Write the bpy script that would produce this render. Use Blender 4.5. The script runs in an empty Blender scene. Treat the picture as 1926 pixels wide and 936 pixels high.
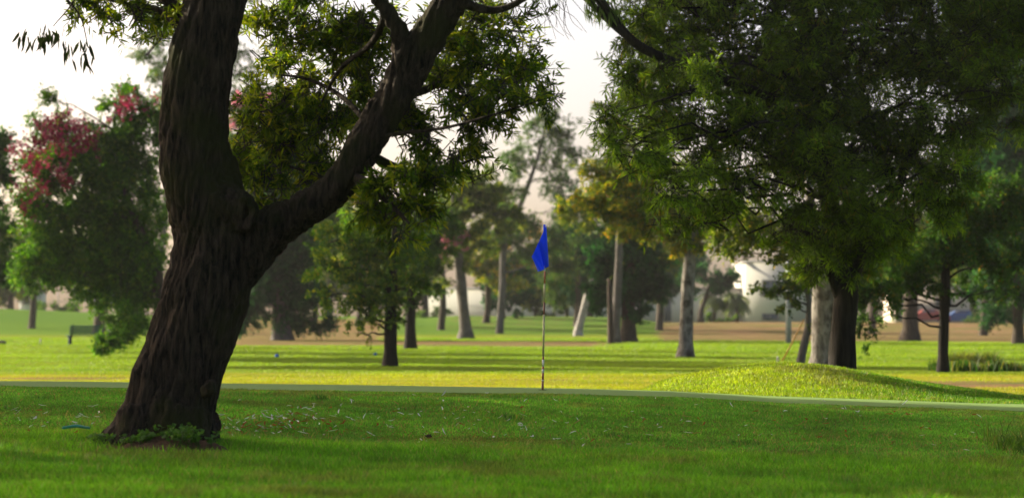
import bpy, math, random
import numpy as np
from mathutils import Vector, noise

random.seed(5)
R = np.random.default_rng(7)
SC = bpy.context.scene
COL = SC.collection
F = 5350.0      # focal length in photo pixels (100 mm lens)
HZ = 593.0      # horizon row of the photo
CX = 963.0
CAMZ = 1.5

def P(x, y, d):
    """world point at distance d seen at photo pixel (x, y)"""
    return np.array([(x - CX) / F * d, d, CAMZ - (y - HZ) / F * d])

def sstep(a, b, v):
    t = np.clip((v - a) / (b - a), 0, 1)
    return t * t * (3 - 2 * t)

# ------------------------------------------------------------------ terrain
def px2X(xs, d):
    return [(x - CX) / F * d for x in xs]
FGX, FGZ = px2X([-900, 0, 640, 1280, 1926, 2700], 28), [.40, .375, .244, .139, .06, .03]
GX, GZ = px2X([-900, 0, 640, 1020, 1280, 1485, 1751, 1926, 2700], 34.5), [.64, .63, .578, .539, .50, .423, .372, .333, .25]
MX = px2X([1130, 1200, 1250, 1350, 1420, 1480, 1560, 1650, 1750, 1850, 1926, 2100, 2300], 44)
MZ = [.30, .36, .47, .64, .715, .75, .70, .57, .414, .307, .235, .12, .0]
BU = [(x - CX) / F for x in (-600, 0, 200, 450, 800, 860, 1180, 1240, 1926, 2600)]
BZ = [2.1, 2.05, 1.75, 1.15, 1.2, 1.42, 1.38, .85, .8, .8]

def vnoise(x, y, s, seed=0):
    """cheap value noise, vectorised"""
    x = np.asarray(x) / s + 31.7 * seed; y = np.asarray(y) / s - 17.3 * seed
    xi = np.floor(x).astype(np.int64); yi = np.floor(y).astype(np.int64)
    fx = x - xi; fy = y - yi
    fx = fx * fx * (3 - 2 * fx); fy = fy * fy * (3 - 2 * fy)
    def hsh(a, b):
        n = (a * 374761393 + b * 668265263 + seed * 1274126177) & 0x7fffffff
        n = ((n ^ (n >> 13)) * 1274126177) & 0x7fffffff
        return ((n ^ (n >> 16)) & 0xffff) / 65535.0
    return (hsh(xi, yi) * (1 - fx) + hsh(xi + 1, yi) * fx) * (1 - fy) + (hsh(xi, yi + 1) * (1 - fx) + hsh(xi + 1, yi + 1) * fx) * fy

def H(X, Y):
    X = np.asarray(X, float); Y = np.asarray(Y, float)
    fg = np.interp(X, FGX, FGZ)
    gg = np.interp(X, GX, GZ)
    t = np.clip((Y - 27.6) / (34.5 - 27.6), 0, 1)
    up = .55 * t + .45 * (t * t * (3 - 2 * t))
    up = np.where(t > 0, 1 - (1 - up) ** 1.25, 0)
    edge = 36.9 + .0 * X
    fall = 1 - sstep(edge, edge + 11, Y)
    h = (fg + (gg - fg) * up) * fall
    h = h + .05 * (vnoise(X, Y, 2.3, 1) - .5) * (1 - sstep(28, 33, Y)) + .035 * (vnoise(X, Y, 1.1, 2) - .5) * sstep(27, 30, Y) * (1 - sstep(32.5, 34.3, Y))
    # mound behind the green
    cr = np.interp(X, MX, MZ) + .03 * (vnoise(X, Y, 1.3, 4) - .5)
    b = sstep(37.6, 43.6, Y) * (1 - sstep(44.4, 52, Y)) * sstep(1.0, 2.6, X) * (1 - sstep(11, 13, X))
    h = h * (1 - b) + np.maximum(cr, 0) * b
    # rolling fairway
    far = sstep(52, 66, Y)
    h = h + far * (.16 * (vnoise(X, Y, 21, 5) - .5) + .05 * (vnoise(X, Y, 7, 6) - .5))
    # bank at the back
    u = X / np.maximum(Y, 1)
    bz = np.interp(u, BU, BZ)
    h = h + bz * sstep(226, 272, Y) * (1 - .75 * sstep(285, 320, Y)) * (1 + .1 * (vnoise(X, Y, 13, 8) - .5))
    return h

def h1(x, y):
    return float(H(x, y))

# ------------------------------------------------------------------ helpers
def tag(o, label=None, cat=None, group=None, kind=None):
    if label: o['label'] = label
    if cat: o['category'] = cat
    if group: o['group'] = group
    if kind: o['kind'] = kind
    return o

def link(o, parent=None):
    COL.objects.link(o)
    if parent: o.parent = parent
    return o

def empty(name, loc, label, cat, group=None):
    o = bpy.data.objects.new(name, None)
    o.empty_display_size = .3
    link(o); o.location = [float(v) for v in loc]
    return tag(o, label, cat, group)

def mesh_np(name, verts, faces, mat, parent=None, smooth=False, cols=None, origin=None, mats=None, fmat=None):
    """faces: list of (nf, k) int arrays; cols: (nv,3)"""
    me = bpy.data.meshes.new(name)
    V = np.asarray(verts, np.float32).reshape(-1, 3)
    if parent is not None and parent.type == 'EMPTY' and origin is None:
        V = V - np.array(parent.location, np.float32)
    elif origin is not None:
        V = V - np.array(origin, np.float32)
    if not isinstance(faces, list): faces = [faces]
    faces = [np.asarray(f, np.int32) for f in faces if len(f)]
    loops = np.concatenate([f.reshape(-1) for f in faces])
    tot = np.concatenate([np.full(len(f), f.shape[1], np.int32) for f in faces])
    start = np.concatenate([[0], np.cumsum(tot)[:-1]]).astype(np.int32)
    me.vertices.add(len(V)); me.vertices.foreach_set('co', V.reshape(-1))
    me.loops.add(len(loops)); me.loops.foreach_set('vertex_index', loops)
    me.polygons.add(len(tot)); me.polygons.foreach_set('loop_start', start)
    me.update(calc_edges=True)
    if smooth: me.polygons.foreach_set('use_smooth', np.ones(len(tot), bool))
    if cols is not None:
        a = me.color_attributes.new('tint', 'FLOAT_COLOR', 'POINT')
        c = np.ones((len(V), 4), np.float32); c[:, :3] = cols
        a.data.foreach_set('color', c.reshape(-1))
    for m in (mats or [mat]): me.materials.append(m)
    if fmat is not None: me.polygons.foreach_set('material_index', np.asarray(fmat, np.int32))
    me.validate()
    o = bpy.data.objects.new(name, me)
    link(o, parent)
    if origin is not None and parent is None: o.location = [float(v) for v in origin]
    return o

class MB:
    """collects boxes and tubes into one mesh"""
    def __init__(s): s.v = []; s.q = []; s.t = []; s.n = 0
    def add(s, v, q=None, t=None):
        v = np.asarray(v, float).reshape(-1, 3)
        if q is not None and len(q): s.q.append(np.asarray(q) + s.n)
        if t is not None and len(t): s.t.append(np.asarray(t) + s.n)
        s.v.append(v); s.n += len(v)
    def box(s, c, size, rz=0, rx=0):
        c = np.array(c, float); hx, hy, hz = [k / 2 for k in size]
        v = np.array([[x, y, z] for x in (-hx, hx) for y in (-hy, hy) for z in (-hz, hz)])
        if rx:
            ca, sa = math.cos(rx), math.sin(rx)
            v = v @ np.array([[1, 0, 0], [0, ca, sa], [0, -sa, ca]])
        if rz:
            ca, sa = math.cos(rz), math.sin(rz)
            v = v @ np.array([[ca, sa, 0], [-sa, ca, 0], [0, 0, 1]])
        s.add(v + c, [[0, 1, 3, 2], [4, 6, 7, 5], [0, 4, 5, 1], [2, 3, 7, 6], [0, 2, 6, 4], [1, 5, 7, 3]])
    def tube(s, pts, rad, n=8, cap=True, wob=0.0, seed=0, squash=None):
        pts = np.asarray(pts, float); rad = np.asarray(rad, float) * np.ones(len(pts))
        m = len(pts)
        T = np.gradient(pts, axis=0); T /= np.linalg.norm(T, axis=1)[:, None] + 1e-9
        up = np.array([0, 1.0, 0]) if abs(T[0][1]) < .9 else np.array([1.0, 0, 0])
        a = np.cross(T[0], up); a /= np.linalg.norm(a)
        rings = []
        th = np.linspace(0, 2 * math.pi, n, endpoint=False)
        rr = np.random.default_rng(seed)
        ph = rr.uniform(0, 6.28, 3)
        for i in range(m):
            a = a - T[i] * (a @ T[i]); a /= np.linalg.norm(a) + 1e-9
            b = np.cross(T[i], a)
            k = 1 + wob * (np.sin(3 * th + ph[0] + i * .3) * .5 + np.sin(5 * th + ph[1] - i * .5) * .35 + np.sin(2 * th + ph[2] + i * .8) * .5)
            rings.append(pts[i] + rad[i] * k[:, None] * (np.cos(th)[:, None] * a + np.sin(th)[:, None] * b))
        v = np.concatenate(rings)
        q = []
        for i in range(m - 1):
            for j in range(n):
                j2 = (j + 1) % n
                q.append([i * n + j, i * n + j2, (i + 1) * n + j2, (i + 1) * n + j])
        t = []
        if cap:
            v = np.concatenate([v, pts[:1], pts[-1:]])
            c0, c1 = m * n, m * n + 1
            for j in range(n):
                j2 = (j + 1) % n
                t.append([c0, j2, j]); t.append([c1, (m - 1) * n + j, (m - 1) * n + j2])
        s.add(v, q, t)
    def build(s, name, mat, parent=None, smooth=False, **k):
        f = []
        if s.q: f.append(np.concatenate(s.q))
        if s.t: f.append(np.concatenate(s.t))
        return mesh_np(name, np.concatenate(s.v), f, mat, parent, smooth, **k)

def curve_pts(ctrl, n):
    """Catmull-Rom through control rows (x,y,z,r)"""
    c = np.asarray(ctrl, float)
    c = np.vstack([2 * c[0] - c[1], c, 2 * c[-1] - c[-2]])
    out = []
    for i in range(1, len(c) - 2):
        for t in np.linspace(0, 1, n, endpoint=False):
            p0, p1, p2, p3 = c[i - 1:i + 3]
            out.append(.5 * ((2 * p1) + (-p0 + p2) * t + (2 * p0 - 5 * p1 + 4 * p2 - p3) * t * t + (-p0 + 3 * p1 - 3 * p2 + p3) * t ** 3))
    out.append(c[-2])
    return np.array(out)

# ------------------------------------------------------------------ materials
def new_mat(name):
    m = bpy.data.materials.new(name); m.use_nodes = True
    nt = m.node_tree; nt.nodes.clear()
    return m, nt, nt.nodes.new('ShaderNodeOutputMaterial')
def N(nt, t, **k):
    n = nt.nodes.new(t)
    for a, b in k.items(): setattr(n, a, b)
    return n
def val(nt, node, **k):
    for a, b in k.items(): node.inputs[a.replace('_', ' ')].default_value = b

def plain(name, col, rough=.7, var=.15, scale=6, bump=0.0, metal=0, coord='Object'):
    m, nt, out = new_mat(name)
    b = N(nt, 'ShaderNodeBsdfPrincipled'); val(nt, b, Roughness=rough, Metallic=metal)
    if rough >= .75: b.inputs['Specular IOR Level'].default_value = .05
    tc = N(nt, 'ShaderNodeTexCoord'); no = N(nt, 'ShaderNodeTexNoise'); val(nt, no, Scale=scale, Detail=6)
    nt.links.new(tc.outputs[coord], no.inputs['Vector'])
    mx = N(nt, 'ShaderNodeMix', data_type='RGBA')
    mx.inputs['A'].default_value = (*[c * (1 - var) for c in col], 1)
    mx.inputs['B'].default_value = (*[min(1, c * (1 + var)) for c in col], 1)
    nt.links.new(no.outputs['Fac'], mx.inputs['Factor']); nt.links.new(mx.outputs['Result'], b.inputs['Base Color'])
    if bump:
        bp = N(nt, 'ShaderNodeBump'); val(nt, bp, Strength=bump, Distance=.02)
        nt.links.new(no.outputs['Fac'], bp.inputs['Height']); nt.links.new(bp.outputs['Normal'], b.inputs['Normal'])
    nt.links.new(b.outputs[0], out.inputs[0])
    return m

def leafmat(name, transl=.45, rough=.5, spec=.3, tgain=(1.25, 1.3, .5)):
    """colour comes from the per-leaf tint; part of the light passes through"""
    m, nt, out = new_mat(name)
    at = N(nt, 'ShaderNodeAttribute', attribute_name='tint')
    b = N(nt, 'ShaderNodeBsdfPrincipled'); val(nt, b, Roughness=rough); b.inputs['Specular IOR Level'].default_value = spec
    tr = N(nt, 'ShaderNodeBsdfTranslucent')
    g = N(nt, 'ShaderNodeMix', data_type='RGBA', blend_type='MULTIPLY'); g.inputs['Factor'].default_value = 1
    g.inputs['B'].default_value = (*tgain, 1)
    nt.links.new(at.outputs['Color'], g.inputs['A']); nt.links.new(g.outputs['Result'], tr.inputs['Color'])
    nt.links.new(at.outputs['Color'], b.inputs['Base Color'])
    ms = N(nt, 'ShaderNodeMixShader'); ms.inputs[0].default_value = transl
    nt.links.new(b.outputs[0], ms.inputs[1]); nt.links.new(tr.outputs[0], ms.inputs[2])
    nt.links.new(ms.outputs[0], out.inputs[0])
    return m

def bark(name, c1, c2, c3=None, scale=1.0, mott=0.0, bumpd=.03, stretch=.12):
    m, nt, out = new_mat(name)
    b = N(nt, 'ShaderNodeBsdfPrincipled'); val(nt, b, Roughness=.9); b.inputs['Specular IOR Level'].default_value = .15
    tc = N(nt, 'ShaderNodeTexCoord'); mp = N(nt, 'ShaderNodeMapping')
    mp.inputs['Scale'].default_value = (9 * scale, 9 * scale, 9 * scale * stretch)
    nt.links.new(tc.outputs['Object'], mp.inputs['Vector'])
    no = N(nt, 'ShaderNodeTexNoise'); val(nt, no, Scale=1.6, Detail=8, Roughness=.65, Distortion=.6)
    nt.links.new(mp.outputs[0], no.inputs['Vector'])
    r = N(nt, 'ShaderNodeValToRGB'); r.color_ramp.elements[0].position = .35; r.color_ramp.elements[1].position = .68
    r.color_ramp.elements[0].color = (*c1, 1); r.color_ramp.elements[1].color = (*c2, 1)
    nt.links.new(no.outputs['Fac'], r.inputs[0])
    col = r.outputs[0]
    if c3:
        n2 = N(nt, 'ShaderNodeTexNoise'); val(nt, n2, Scale=mott or 1.3, Detail=5, Roughness=.6)
        nt.links.new(tc.outputs['Object'], n2.inputs['Vector'])
        r2 = N(nt, 'ShaderNodeValToRGB'); r2.color_ramp.elements[0].position = .5; r2.color_ramp.elements[1].position = .62
        nt.links.new(n2.outputs['Fac'], r2.inputs[0])
        mx = N(nt, 'ShaderNodeMix', data_type='RGBA'); mx.inputs['B'].default_value = (*c3, 1)
        nt.links.new(r2.outputs[0], mx.inputs['Factor']); nt.links.new(col, mx.inputs['A']); col = mx.outputs['Result']
    nt.links.new(col, b.inputs['Base Color'])
    bp = N(nt, 'ShaderNodeBump'); val(nt, bp, Strength=1.0, Distance=bumpd)
    nt.links.new(no.outputs['Fac'], bp.inputs['Height']); nt.links.new(bp.outputs['Normal'], b.inputs['Normal'])
    nt.links.new(b.outputs[0], out.inputs[0])
    return m

M = dict(
    leaf=leafmat('leaf', .48, .6, .1),
    leaf_far=leafmat('leaf_distant', .45, .6, .1, (1.3, 1.3, .5)),
    petal=leafmat('petal', .35, .6, .2, (1.1, .8, .9)),
    grass=leafmat('grass_blade', .45, .55, .2, (1.25, 1.25, .35)),
    bark_dark=bark('bark_furrowed', (.002, .0015, .001), (.062, .045, .028), (.026, .028, .006), 1.7, 1.0, .05, .14),
    bark_mid=bark('bark_brown', (.02, .016, .012), (.09, .072, .055), None, 1.2),
    bark_black=bark('bark_blackish', (.004, .0035, .003), (.02, .017, .012), None, 1.2),
    bark_grey=bark('bark_grey', (.05, .045, .04), (.16, .15, .14), (.07, .065, .055), 1.0, 1.2),
    bark_pale=bark('bark_pale_mottled', (.07, .062, .052), (.27, .255, .23), (.035, .03, .022), .7, 1.7, .02, .35),
    bark_white=bark('bark_white', (.16, .15, .14), (.38, .37, .35), None, .6, 0, .01, .3),
)

# ------------------------------------------------------------------ ground
def ground_mat():
    m, nt, out = new_mat('turf')
    b = N(nt, 'ShaderNodeBsdfPrincipled'); val(nt, b, Roughness=.95); b.inputs['Specular IOR Level'].default_value = .0
    geo = N(nt, 'ShaderNodeNewGeometry')
    def noi(scale, sx=1, sy=1, det=5, ro=.6):
        mp = N(nt, 'ShaderNodeMapping'); mp.inputs['Scale'].default_value = (sx, sy, 1)
        nt.links.new(geo.outputs['Position'], mp.inputs['Vector'])
        n = N(nt, 'ShaderNodeTexNoise'); val(nt, n, Scale=scale, Detail=det, Roughness=ro)
        nt.links.new(mp.outputs[0], n.inputs['Vector'])
        return n.outputs['Fac']
    def ramp(f, a, c):
        r = N(nt, 'ShaderNodeMapRange'); r.inputs['From Min'].default_value = a; r.inputs['From Max'].default_value = c
        nt.links.new(f, r.inputs['Value']); return r.outputs[0]
    def mix(f, a, c):
        x = N(nt, 'ShaderNodeMix', data_type='RGBA')
        for s, v in (('A', a), ('B', c)):
            if isinstance(v, tuple): x.inputs[s].default_value = (*v, 1)
            else: nt.links.new(v, x.inputs[s])
        if isinstance(f, float): x.inputs['Factor'].default_value = f
        else: nt.links.new(f, x.inputs['Factor'])
        return x.outputs['Result']
    def math_(op, a, c):
        x = N(nt, 'ShaderNodeMath', operation=op, use_clamp=True)
        for i, v in enumerate((a, c)):
            if isinstance(v, (int, float)): x.inputs[i].default_value = v
            else: nt.links.new(v, x.inputs[i])
        return x.outputs[0]
    at = N(nt, 'ShaderNodeAttribute', attribute_name='tint')
    sep = N(nt, 'ShaderNodeSeparateColor'); nt.links.new(at.outputs['Color'], sep.inputs[0])
    dirt, dry, tone = sep.outputs[0], sep.outputs[1], sep.outputs[2]
    fine = noi(14, det=8, ro=.75); mid = noi(1.3, .5, 1); big = noi(.12, .35, 1.2)
    g = mix(ramp(mid, .3, .7), (.075, .15, .014), (.125, .21, .018))
    g = mix(ramp(big, .35, .65), g, (.10, .20, .028))
    g = mix(tone, g, (.055, .145, .03))
    g = mix(ramp(fine, .3, .75), g, (.13, .19, .03))
    dn = noi(.9, .25, 1.4)
    g = mix(math_('MULTIPLY', dry, ramp(dn, .25, .6)), g, (.33, .27, .03))
    dc = mix(ramp(noi(3, .6, 1), .3, .7), (.15, .085, .05), (.30, .185, .115))
    dc = mix(ramp(noi(.35, .4, 1.5), .42, .62), dc, (.11, .14, .035))
    edge = math_('ADD', dirt, math_('SUBTRACT', ramp(noi(.8, .4, 1.5), .25, .75), .5))
    g = mix(ramp(edge, .42, .62), g, dc)
    nt.links.new(g, b.inputs['Base Color'])
    bp = N(nt, 'ShaderNodeBump'); val(nt, bp, Strength=1.0, Distance=.06)
    nt.links.new(fine, bp.inputs['Height']); nt.links.new(bp.outputs['Normal'], b.inputs['Normal'])
    nt.links.new(b.outputs[0], out.inputs[0])
    return m
M['turf'] = ground_mat()

def lines(parts):
    out = []
    for a, b, st in parts: out += list(np.arange(a, b, st))
    out.append(parts[-1][1]); return np.array(out)
ys = lines([(-60, 14, 6), (14, 18, .5), (18, 54, .14)])
yy = [54.]
while yy[-1] < 340: yy.append(yy[-1] * 1.007)
while yy[-1] < 4000: yy.append(yy[-1] * 1.12)
ys = np.concatenate([ys[:-1], yy])
xs = np.concatenate([-np.array([2500, 1200, 600, 350, 200, 130, 95]), lines([(-75, -10, 1.3), (-10, 12, .16), (12, 75, 1.3)]), [95, 130, 200, 350, 600, 1200, 2500]])
XX, YY = np.meshgrid(xs, ys)
ZZ = H(XX, YY)
nx, ny = len(xs), len(ys)
idx = np.arange(nx * ny).reshape(ny, nx)
qf = np.stack([idx[:-1, :-1], idx[:-1, 1:], idx[1:, 1:], idx[1:, :-1]], -1).reshape(-1, 4)
def ground_masks(X, Y):
    u = X / np.maximum(Y, 1) * F + CX
    path = sstep(134, 142, Y) * (1 - sstep(160, 166, Y)) * sstep(415, 450, u) * (1 - sstep(1050, 1250, u)) * .85
    left = sstep(150, 160, Y) * (1 - sstep(270, 300, Y)) * sstep(425, 460, u) * (1 - sstep(640, 800, u))
    right = sstep(158, 166, Y) * (1 - sstep(300, 330, Y)) * sstep(1190, 1290, u) * (1 - sstep(2100, 2300, u))
    cent = sstep(225, 245, Y) * sstep(760, 850, u) * (1 - sstep(1180, 1250, u)) * .35
    base = np.exp(-(((X + 3.2) / 1.0) ** 2 + ((Y - 25.2) / .75) ** 2)) * .85
    s1 = np.exp(-(((X - 3.4) / 2.2) ** 2 + ((Y - 27.9) / .5) ** 2)) * .40
    s2 = np.exp(-(((X + 3) / 2.6) ** 2 + ((Y - 28.4) / .5) ** 2)) * .35
    s3 = np.exp(-(((Y - 68) / 1.6) ** 2)) * .6 * (u < 300) + np.exp(-(((Y - 66.5) / 2.4) ** 2)) * .75 * vnoise(X, Y, 2.5, 61) * (u > 850) * (u < 1200)
    s4 = np.exp(-(((Y - 62) / 4) ** 2)) * .7 * (u > 1640)
    dirt = np.clip(np.maximum.reduce([path, left, right, cent, base, s1, s2, s3, s4]), 0, 1)
    dry = sstep(50, 56, Y) * (1 - sstep(69, 78, Y)) * 1.0 + .38 * sstep(69, 80, Y) * (1 - sstep(200, 230, Y)) + .25 * np.exp(-((Y - 28) / 1.5) ** 2)
    tone = .5 * vnoise(X * .3, Y, 6, 9) * sstep(60, 80, Y) + .5 * sstep(220, 250, Y)
    mnd = sstep(1.5, 3, X) * sstep(37, 39, Y) * (1 - sstep(46, 50, Y))
    dry = np.maximum(dry, .35 * mnd)
    return np.stack([dirt, np.clip(dry, 0, 1), np.clip(tone, 0, 1)], -1)
gm = ground_masks(XX, YY).reshape(-1, 3)
gr = mesh_np('ground', np.stack([XX, YY, ZZ], -1), qf, M['turf'], smooth=True, cols=gm)
tag(gr, kind='structure')

# putting green: close-mown sheet 4 mm above the ground
gx = np.arange(-12, 12.01, .16)
gt = np.linspace(0, 1, 60)
GXX, GT = np.meshgrid(gx, gt)
fr = 34.5 + .12 * np.sin(GXX * .9) + .05 * np.sin(GXX * 2.7)
bk = np.interp(GXX, [-12, -6, 1, 2.2, 4, 6.2, 12], [47, 47, 45, 38.4, 38.0, 37.6, 37.2]) 
GYY = fr + (bk - fr) * GT
idx = np.arange(GXX.size).reshape(GXX.shape)
qg = np.stack([idx[:-1, :-1], idx[:-1, 1:], idx[1:, 1:], idx[1:, :-1]], -1).reshape(-1, 4)
M['green'] = plain('close_mown_turf', (.17, .27, .075), .9, .1, 9, .25)
tag(mesh_np('putting_green', np.stack([GXX, GYY, H(GXX, GYY) + .012], -1), qg, M['green'], smooth=True), kind='structure')

# ------------------------------------------------------------------ grass blades
def blades(name, n, X, Y, hgt, wid, c1, c2, lean=.5, dry=.06, label=None, zoff=0):
    z = H(X, Y) + zoff
    a = R.uniform(0, 2 * math.pi, n)
    clump = vnoise(X, Y, .35, 12) * .6 + vnoise(X, Y, 1.7, 13) * .4
    h = hgt * (.45 + .9 * clump) * R.uniform(.6, 1.3, n)
    w = wid * R.uniform(.7, 1.3, n)
    dx, dy = np.cos(a), np.sin(a)
    la = R.uniform(0, 2 * math.pi, n); ll = h * lean * R.uniform(.2, 1.2, n)
    base = np.stack([X, Y, z - .01], -1)
    side = np.stack([dx, dy, 0 * dx], -1) * (w / 2)[:, None]
    off = np.stack([np.cos(la) * ll, np.sin(la) * ll, h], -1)
    mid = base + off * np.array([.35, .35, .6])
    tip = base + off
    V = np.stack([base - side, base + side, mid + side * .8, mid - side * .8, tip], 1).reshape(-1, 3)
    i = np.arange(n)[:, None] * 5
    q = i + np.array([[0, 1, 2, 3]]); t = i + np.array([[3, 2, 4]])
    mixv = (.55 * vnoise(X, Y, .9, 14) + .45 * R.random(n))[:, None]
    c = np.array(c1) * (1 - mixv) + np.array(c2) * mixv
    dm = (R.random(n) < dry * (.4 + 1.6 * vnoise(X, Y, 1.2, 15)))
    c[dm] = np.array([.28, .22, .09])
    if name == 'mound_grass':
        f = (.85 * (1 - sstep(3.6, 6.5, X)) * (.4 + .6 * vnoise(X, Y, .7, 17)) )[:, None]  # sunlit left flank of the mound, put into the blade colour as yellow
        c = c * (1 - f) + np.array([.22, .27, .010]) * f
    pt = (vnoise(X * .5, Y, .8, 53) * .6 + vnoise(X, Y, .25, 54) * .4)
    pt = (sstep(.56, .74, pt) * .55)[:, None]
    c = c * (1 - pt) + np.array([.17, .17, .05]) * pt
    c *= R.uniform(.55, 1.45, n)[:, None]
    c *= (.66 + .42 * vnoise(X, Y, .32, 51) + .42 * vnoise(X, Y, 1.3, 52))[:, None]
    c = np.repeat(c, 5, 0)
    o = mesh_np(name, V, [q, t], M['grass'], cols=c)
    return tag(o, label, 'grass', kind='stuff')

def fairway_blades():
    n = 520000
    Y = 47 + (185 - 47) * R.random(n) ** 1.6
    X = (R.random(n) * 2 - 1) * (Y * .19 + 1)
    gm = ground_masks(X, Y)
    k = (R.random(n) > gm[:, 0] * 1.5) & ~((Y < 52) & (X > 1) )
    X, Y, gm = X[k], Y[k], gm[k]
    n = len(X)
    z = H(X, Y); s = (Y / 60) ** .8
    h = .030 * s * (.5 + vnoise(X, Y, 1.5, 41)) * R.uniform(.6, 1.3, n); w = .026 * s
    a = R.uniform(0, 2 * math.pi, n)
    side = np.stack([np.cos(a), np.sin(a), 0 * a], -1) * (w / 2)[:, None]
    base = np.stack([X, Y, z - .01], -1)
    tip = base + np.stack([R.normal(0, .4, n) * h, R.normal(0, .4, n) * h, h], -1)
    V = np.stack([base - side, base + side, tip], 1).reshape(-1, 3)
    g = np.array([.07, .19, .010]); g2 = np.array([.13, .25, .012]); yl = np.array([.23, .275, .012])
    v = (.5 * vnoise(X, Y, 4, 42) + .5 * R.random(n))[:, None]
    c = g * (1 - v) + g2 * v
    dry = (gm[:, 1] * np.clip(.3 + 1.1 * vnoise(X * .3, Y, 1.6, 43), 0, 1))[:, None]
    c = c * (1 - dry) + yl * dry
    c *= (.6 + .45 * vnoise(X * .12, Y, 3.1, 44) + .4 * vnoise(X * .5, Y, 1.1, 45))[:, None]
    o = mesh_np('fairway_grass', V, np.arange(n * 3).reshape(-1, 3), M['grass'], cols=np.repeat(c, 3, 0))
    tag(o, 'sunlit mown fairway grass beyond the putting green', 'grass', kind='stuff')
fairway_blades()

def scatter(n, y0, y1, mrg=.5, x0=None, x1=None, power=1.0):
    Y = y0 + (y1 - y0) * R.random(n) ** power
    if x0 is None:
        X = (R.random(n) * 2 - 1) * (Y * .185 + mrg)
    else:
        X = R.uniform(x0, x1, n)
    return X, Y
def bare(X, Y):
    return ground_masks(X, Y)[:, 0]
X, Y = scatter(230000, 18, 28.6)
bdry = 27.7 + .25 * np.sin(X * 1.3) + .5 * (vnoise(X, Y, .6, 21) - .5)
k = (Y < bdry) & (R.random(len(X)) > bare(X, Y) * 1.3)
X, Y = X[k], Y[k]
blades('rough_grass', len(X), X, Y, .085, .009, (.075, .245, .008), (.17, .385, .014), .6, .04, 'longer unmown green grass across the near foreground')
X, Y = scatter(250000, 27.2, 34.55)
k = R.random(len(X)) > bare(X, Y) * .9
X, Y = X[k], Y[k]
blades('slope_grass', len(X), X, Y, .034, .011, (.07, .235, .024), (.155, .38, .035), .8, .09, 'short mown grass on the slope in front of the putting green')
X, Y = scatter(90000, 37.7, 46, 0, 1.2, 9.6)
k = (Y > np.interp(X, [1.2, 2.2, 4, 6.2, 12], [42, 38.4, 38.0, 37.6, 37.2]))
X, Y = X[k], Y[k]
blades('mound_grass', len(X), X, Y, .05, .012, (.04, .14, .006), (.10, .22, .008), .6, .05, 'uneven green grass growing over the mound behind the green')
n = 6000
X = R.normal(6.0, .55, n); Y = R.normal(29.2, .5, n); k = X > 4.9
blades('tall_grass', int(k.sum()), X[k], Y[k], .17, .010, (.04, .11, .012), (.08, .16, .015), .8, .04, 'taller grass tuft at the right edge of the slope')
n = 9000
X = 11.6 + R.exponential(2.0, n); Y = 78 + R.normal(0, .5, n)
k = R.random(n) < np.interp(X, [11.6, 12.5, 14, 15, 17], [.9, 1, .6, .35, .3])
blades('tall_grass', int(k.sum()), X[k], Y[k], np.interp(X[k], [11.6, 12.3, 14, 17], [.3, .42, .24, .12]) * (.5 + vnoise(X[k], Y[k], .5, 71)), .03, (.015, .055, .006), (.035, .09, .008), .6, .03, 'tall dark grass clump at the foot of the slim right hand tree')

# scattered coarse tufts on the slope
tx, ty = [], []
for (x, y) in ((700, 783), (955, 787), (1150, 806), (1190, 808), (1010, 836), (830, 838), (1400, 812), (1620, 842), (1700, 838), (600, 760), (1320, 800), (80, 770), (1530, 790), (520, 830), (1820, 800)):
    d_ = 27.4 + (836 - y) / 95 * 6.6
    m_ = R.integers(40, 110); tx.append(R.normal((x - CX) / F * d_, R.uniform(.05, .16), m_)); ty.append(R.normal(d_, .07, m_))
tx = np.concatenate(tx); ty = np.concatenate(ty)
blades('tall_grass', len(tx), tx, ty, .075, .009, (.03, .11, .012), (.07, .19, .02), .9, .05, 'coarse darker grass tufts dotted over the mown slope')
# straw and bare stems in the rough
n = 5000
X, Y = scatter(n, 18, 30)
blades('dry_grass', n, X, Y, .10, .006, (.24, .20, .08), (.30, .27, .12), 1.3, .0, 'dry straw coloured stems among the near grass')

# ------------------------------------------------------------------ foliage
def make_leaves(C, D, L, W, kind):
    """C base points, D unit directions, returns verts, faces list, verts per leaf"""
    n = len(C)
    up = R.normal(0, 1, (n, 3)); up[:, 2] += .6
    S = np.cross(D, up); S /= np.linalg.norm(S, axis=1)[:, None] + 1e-9
    Nn = np.cross(S, D)
    if kind == 'quad':
        p0 = C; p1 = C + D * L[:, None] * .5 + S * W[:, None] * .5; p3 = C + D * L[:, None] * .5 - S * W[:, None] * .5
        p2 = C + D * L[:, None] + Nn * L[:, None] * .1
        V = np.stack([p0, p1, p2, p3], 1).reshape(-1, 3)
        return V, [np.arange(n)[:, None] * 4 + np.array([[0, 1, 2, 3]])], 4
    # long sickle leaf
    b = R.uniform(-.25, .25, n)[:, None] * L[:, None]; g = -R.uniform(0, .22, n)[:, None] * L[:, None]
    z = np.array([0, 0, 1.0])
    def ax(t): return C + D * (L[:, None] * t) + S * b * (t * t) * 1.2 + z * g * t * t
    w = W[:, None] * .5
    q1, q2, tp = ax(.3), ax(.68), ax(1.0)
    f = Nn * w * .5
    V = np.stack([C, q1 + S * w + f, q1 - S * w + f, q2 + S * w * .85 + f, q2 - S * w * .85 + f, tp], 1).reshape(-1, 3)
    i = np.arange(n)[:, None] * 6
    return V, [i + np.array([[1, 3, 4, 2]]), np.concatenate([i + np.array([[0, 1, 2]]), i + np.array([[3, 5, 4]])])], 6

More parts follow.
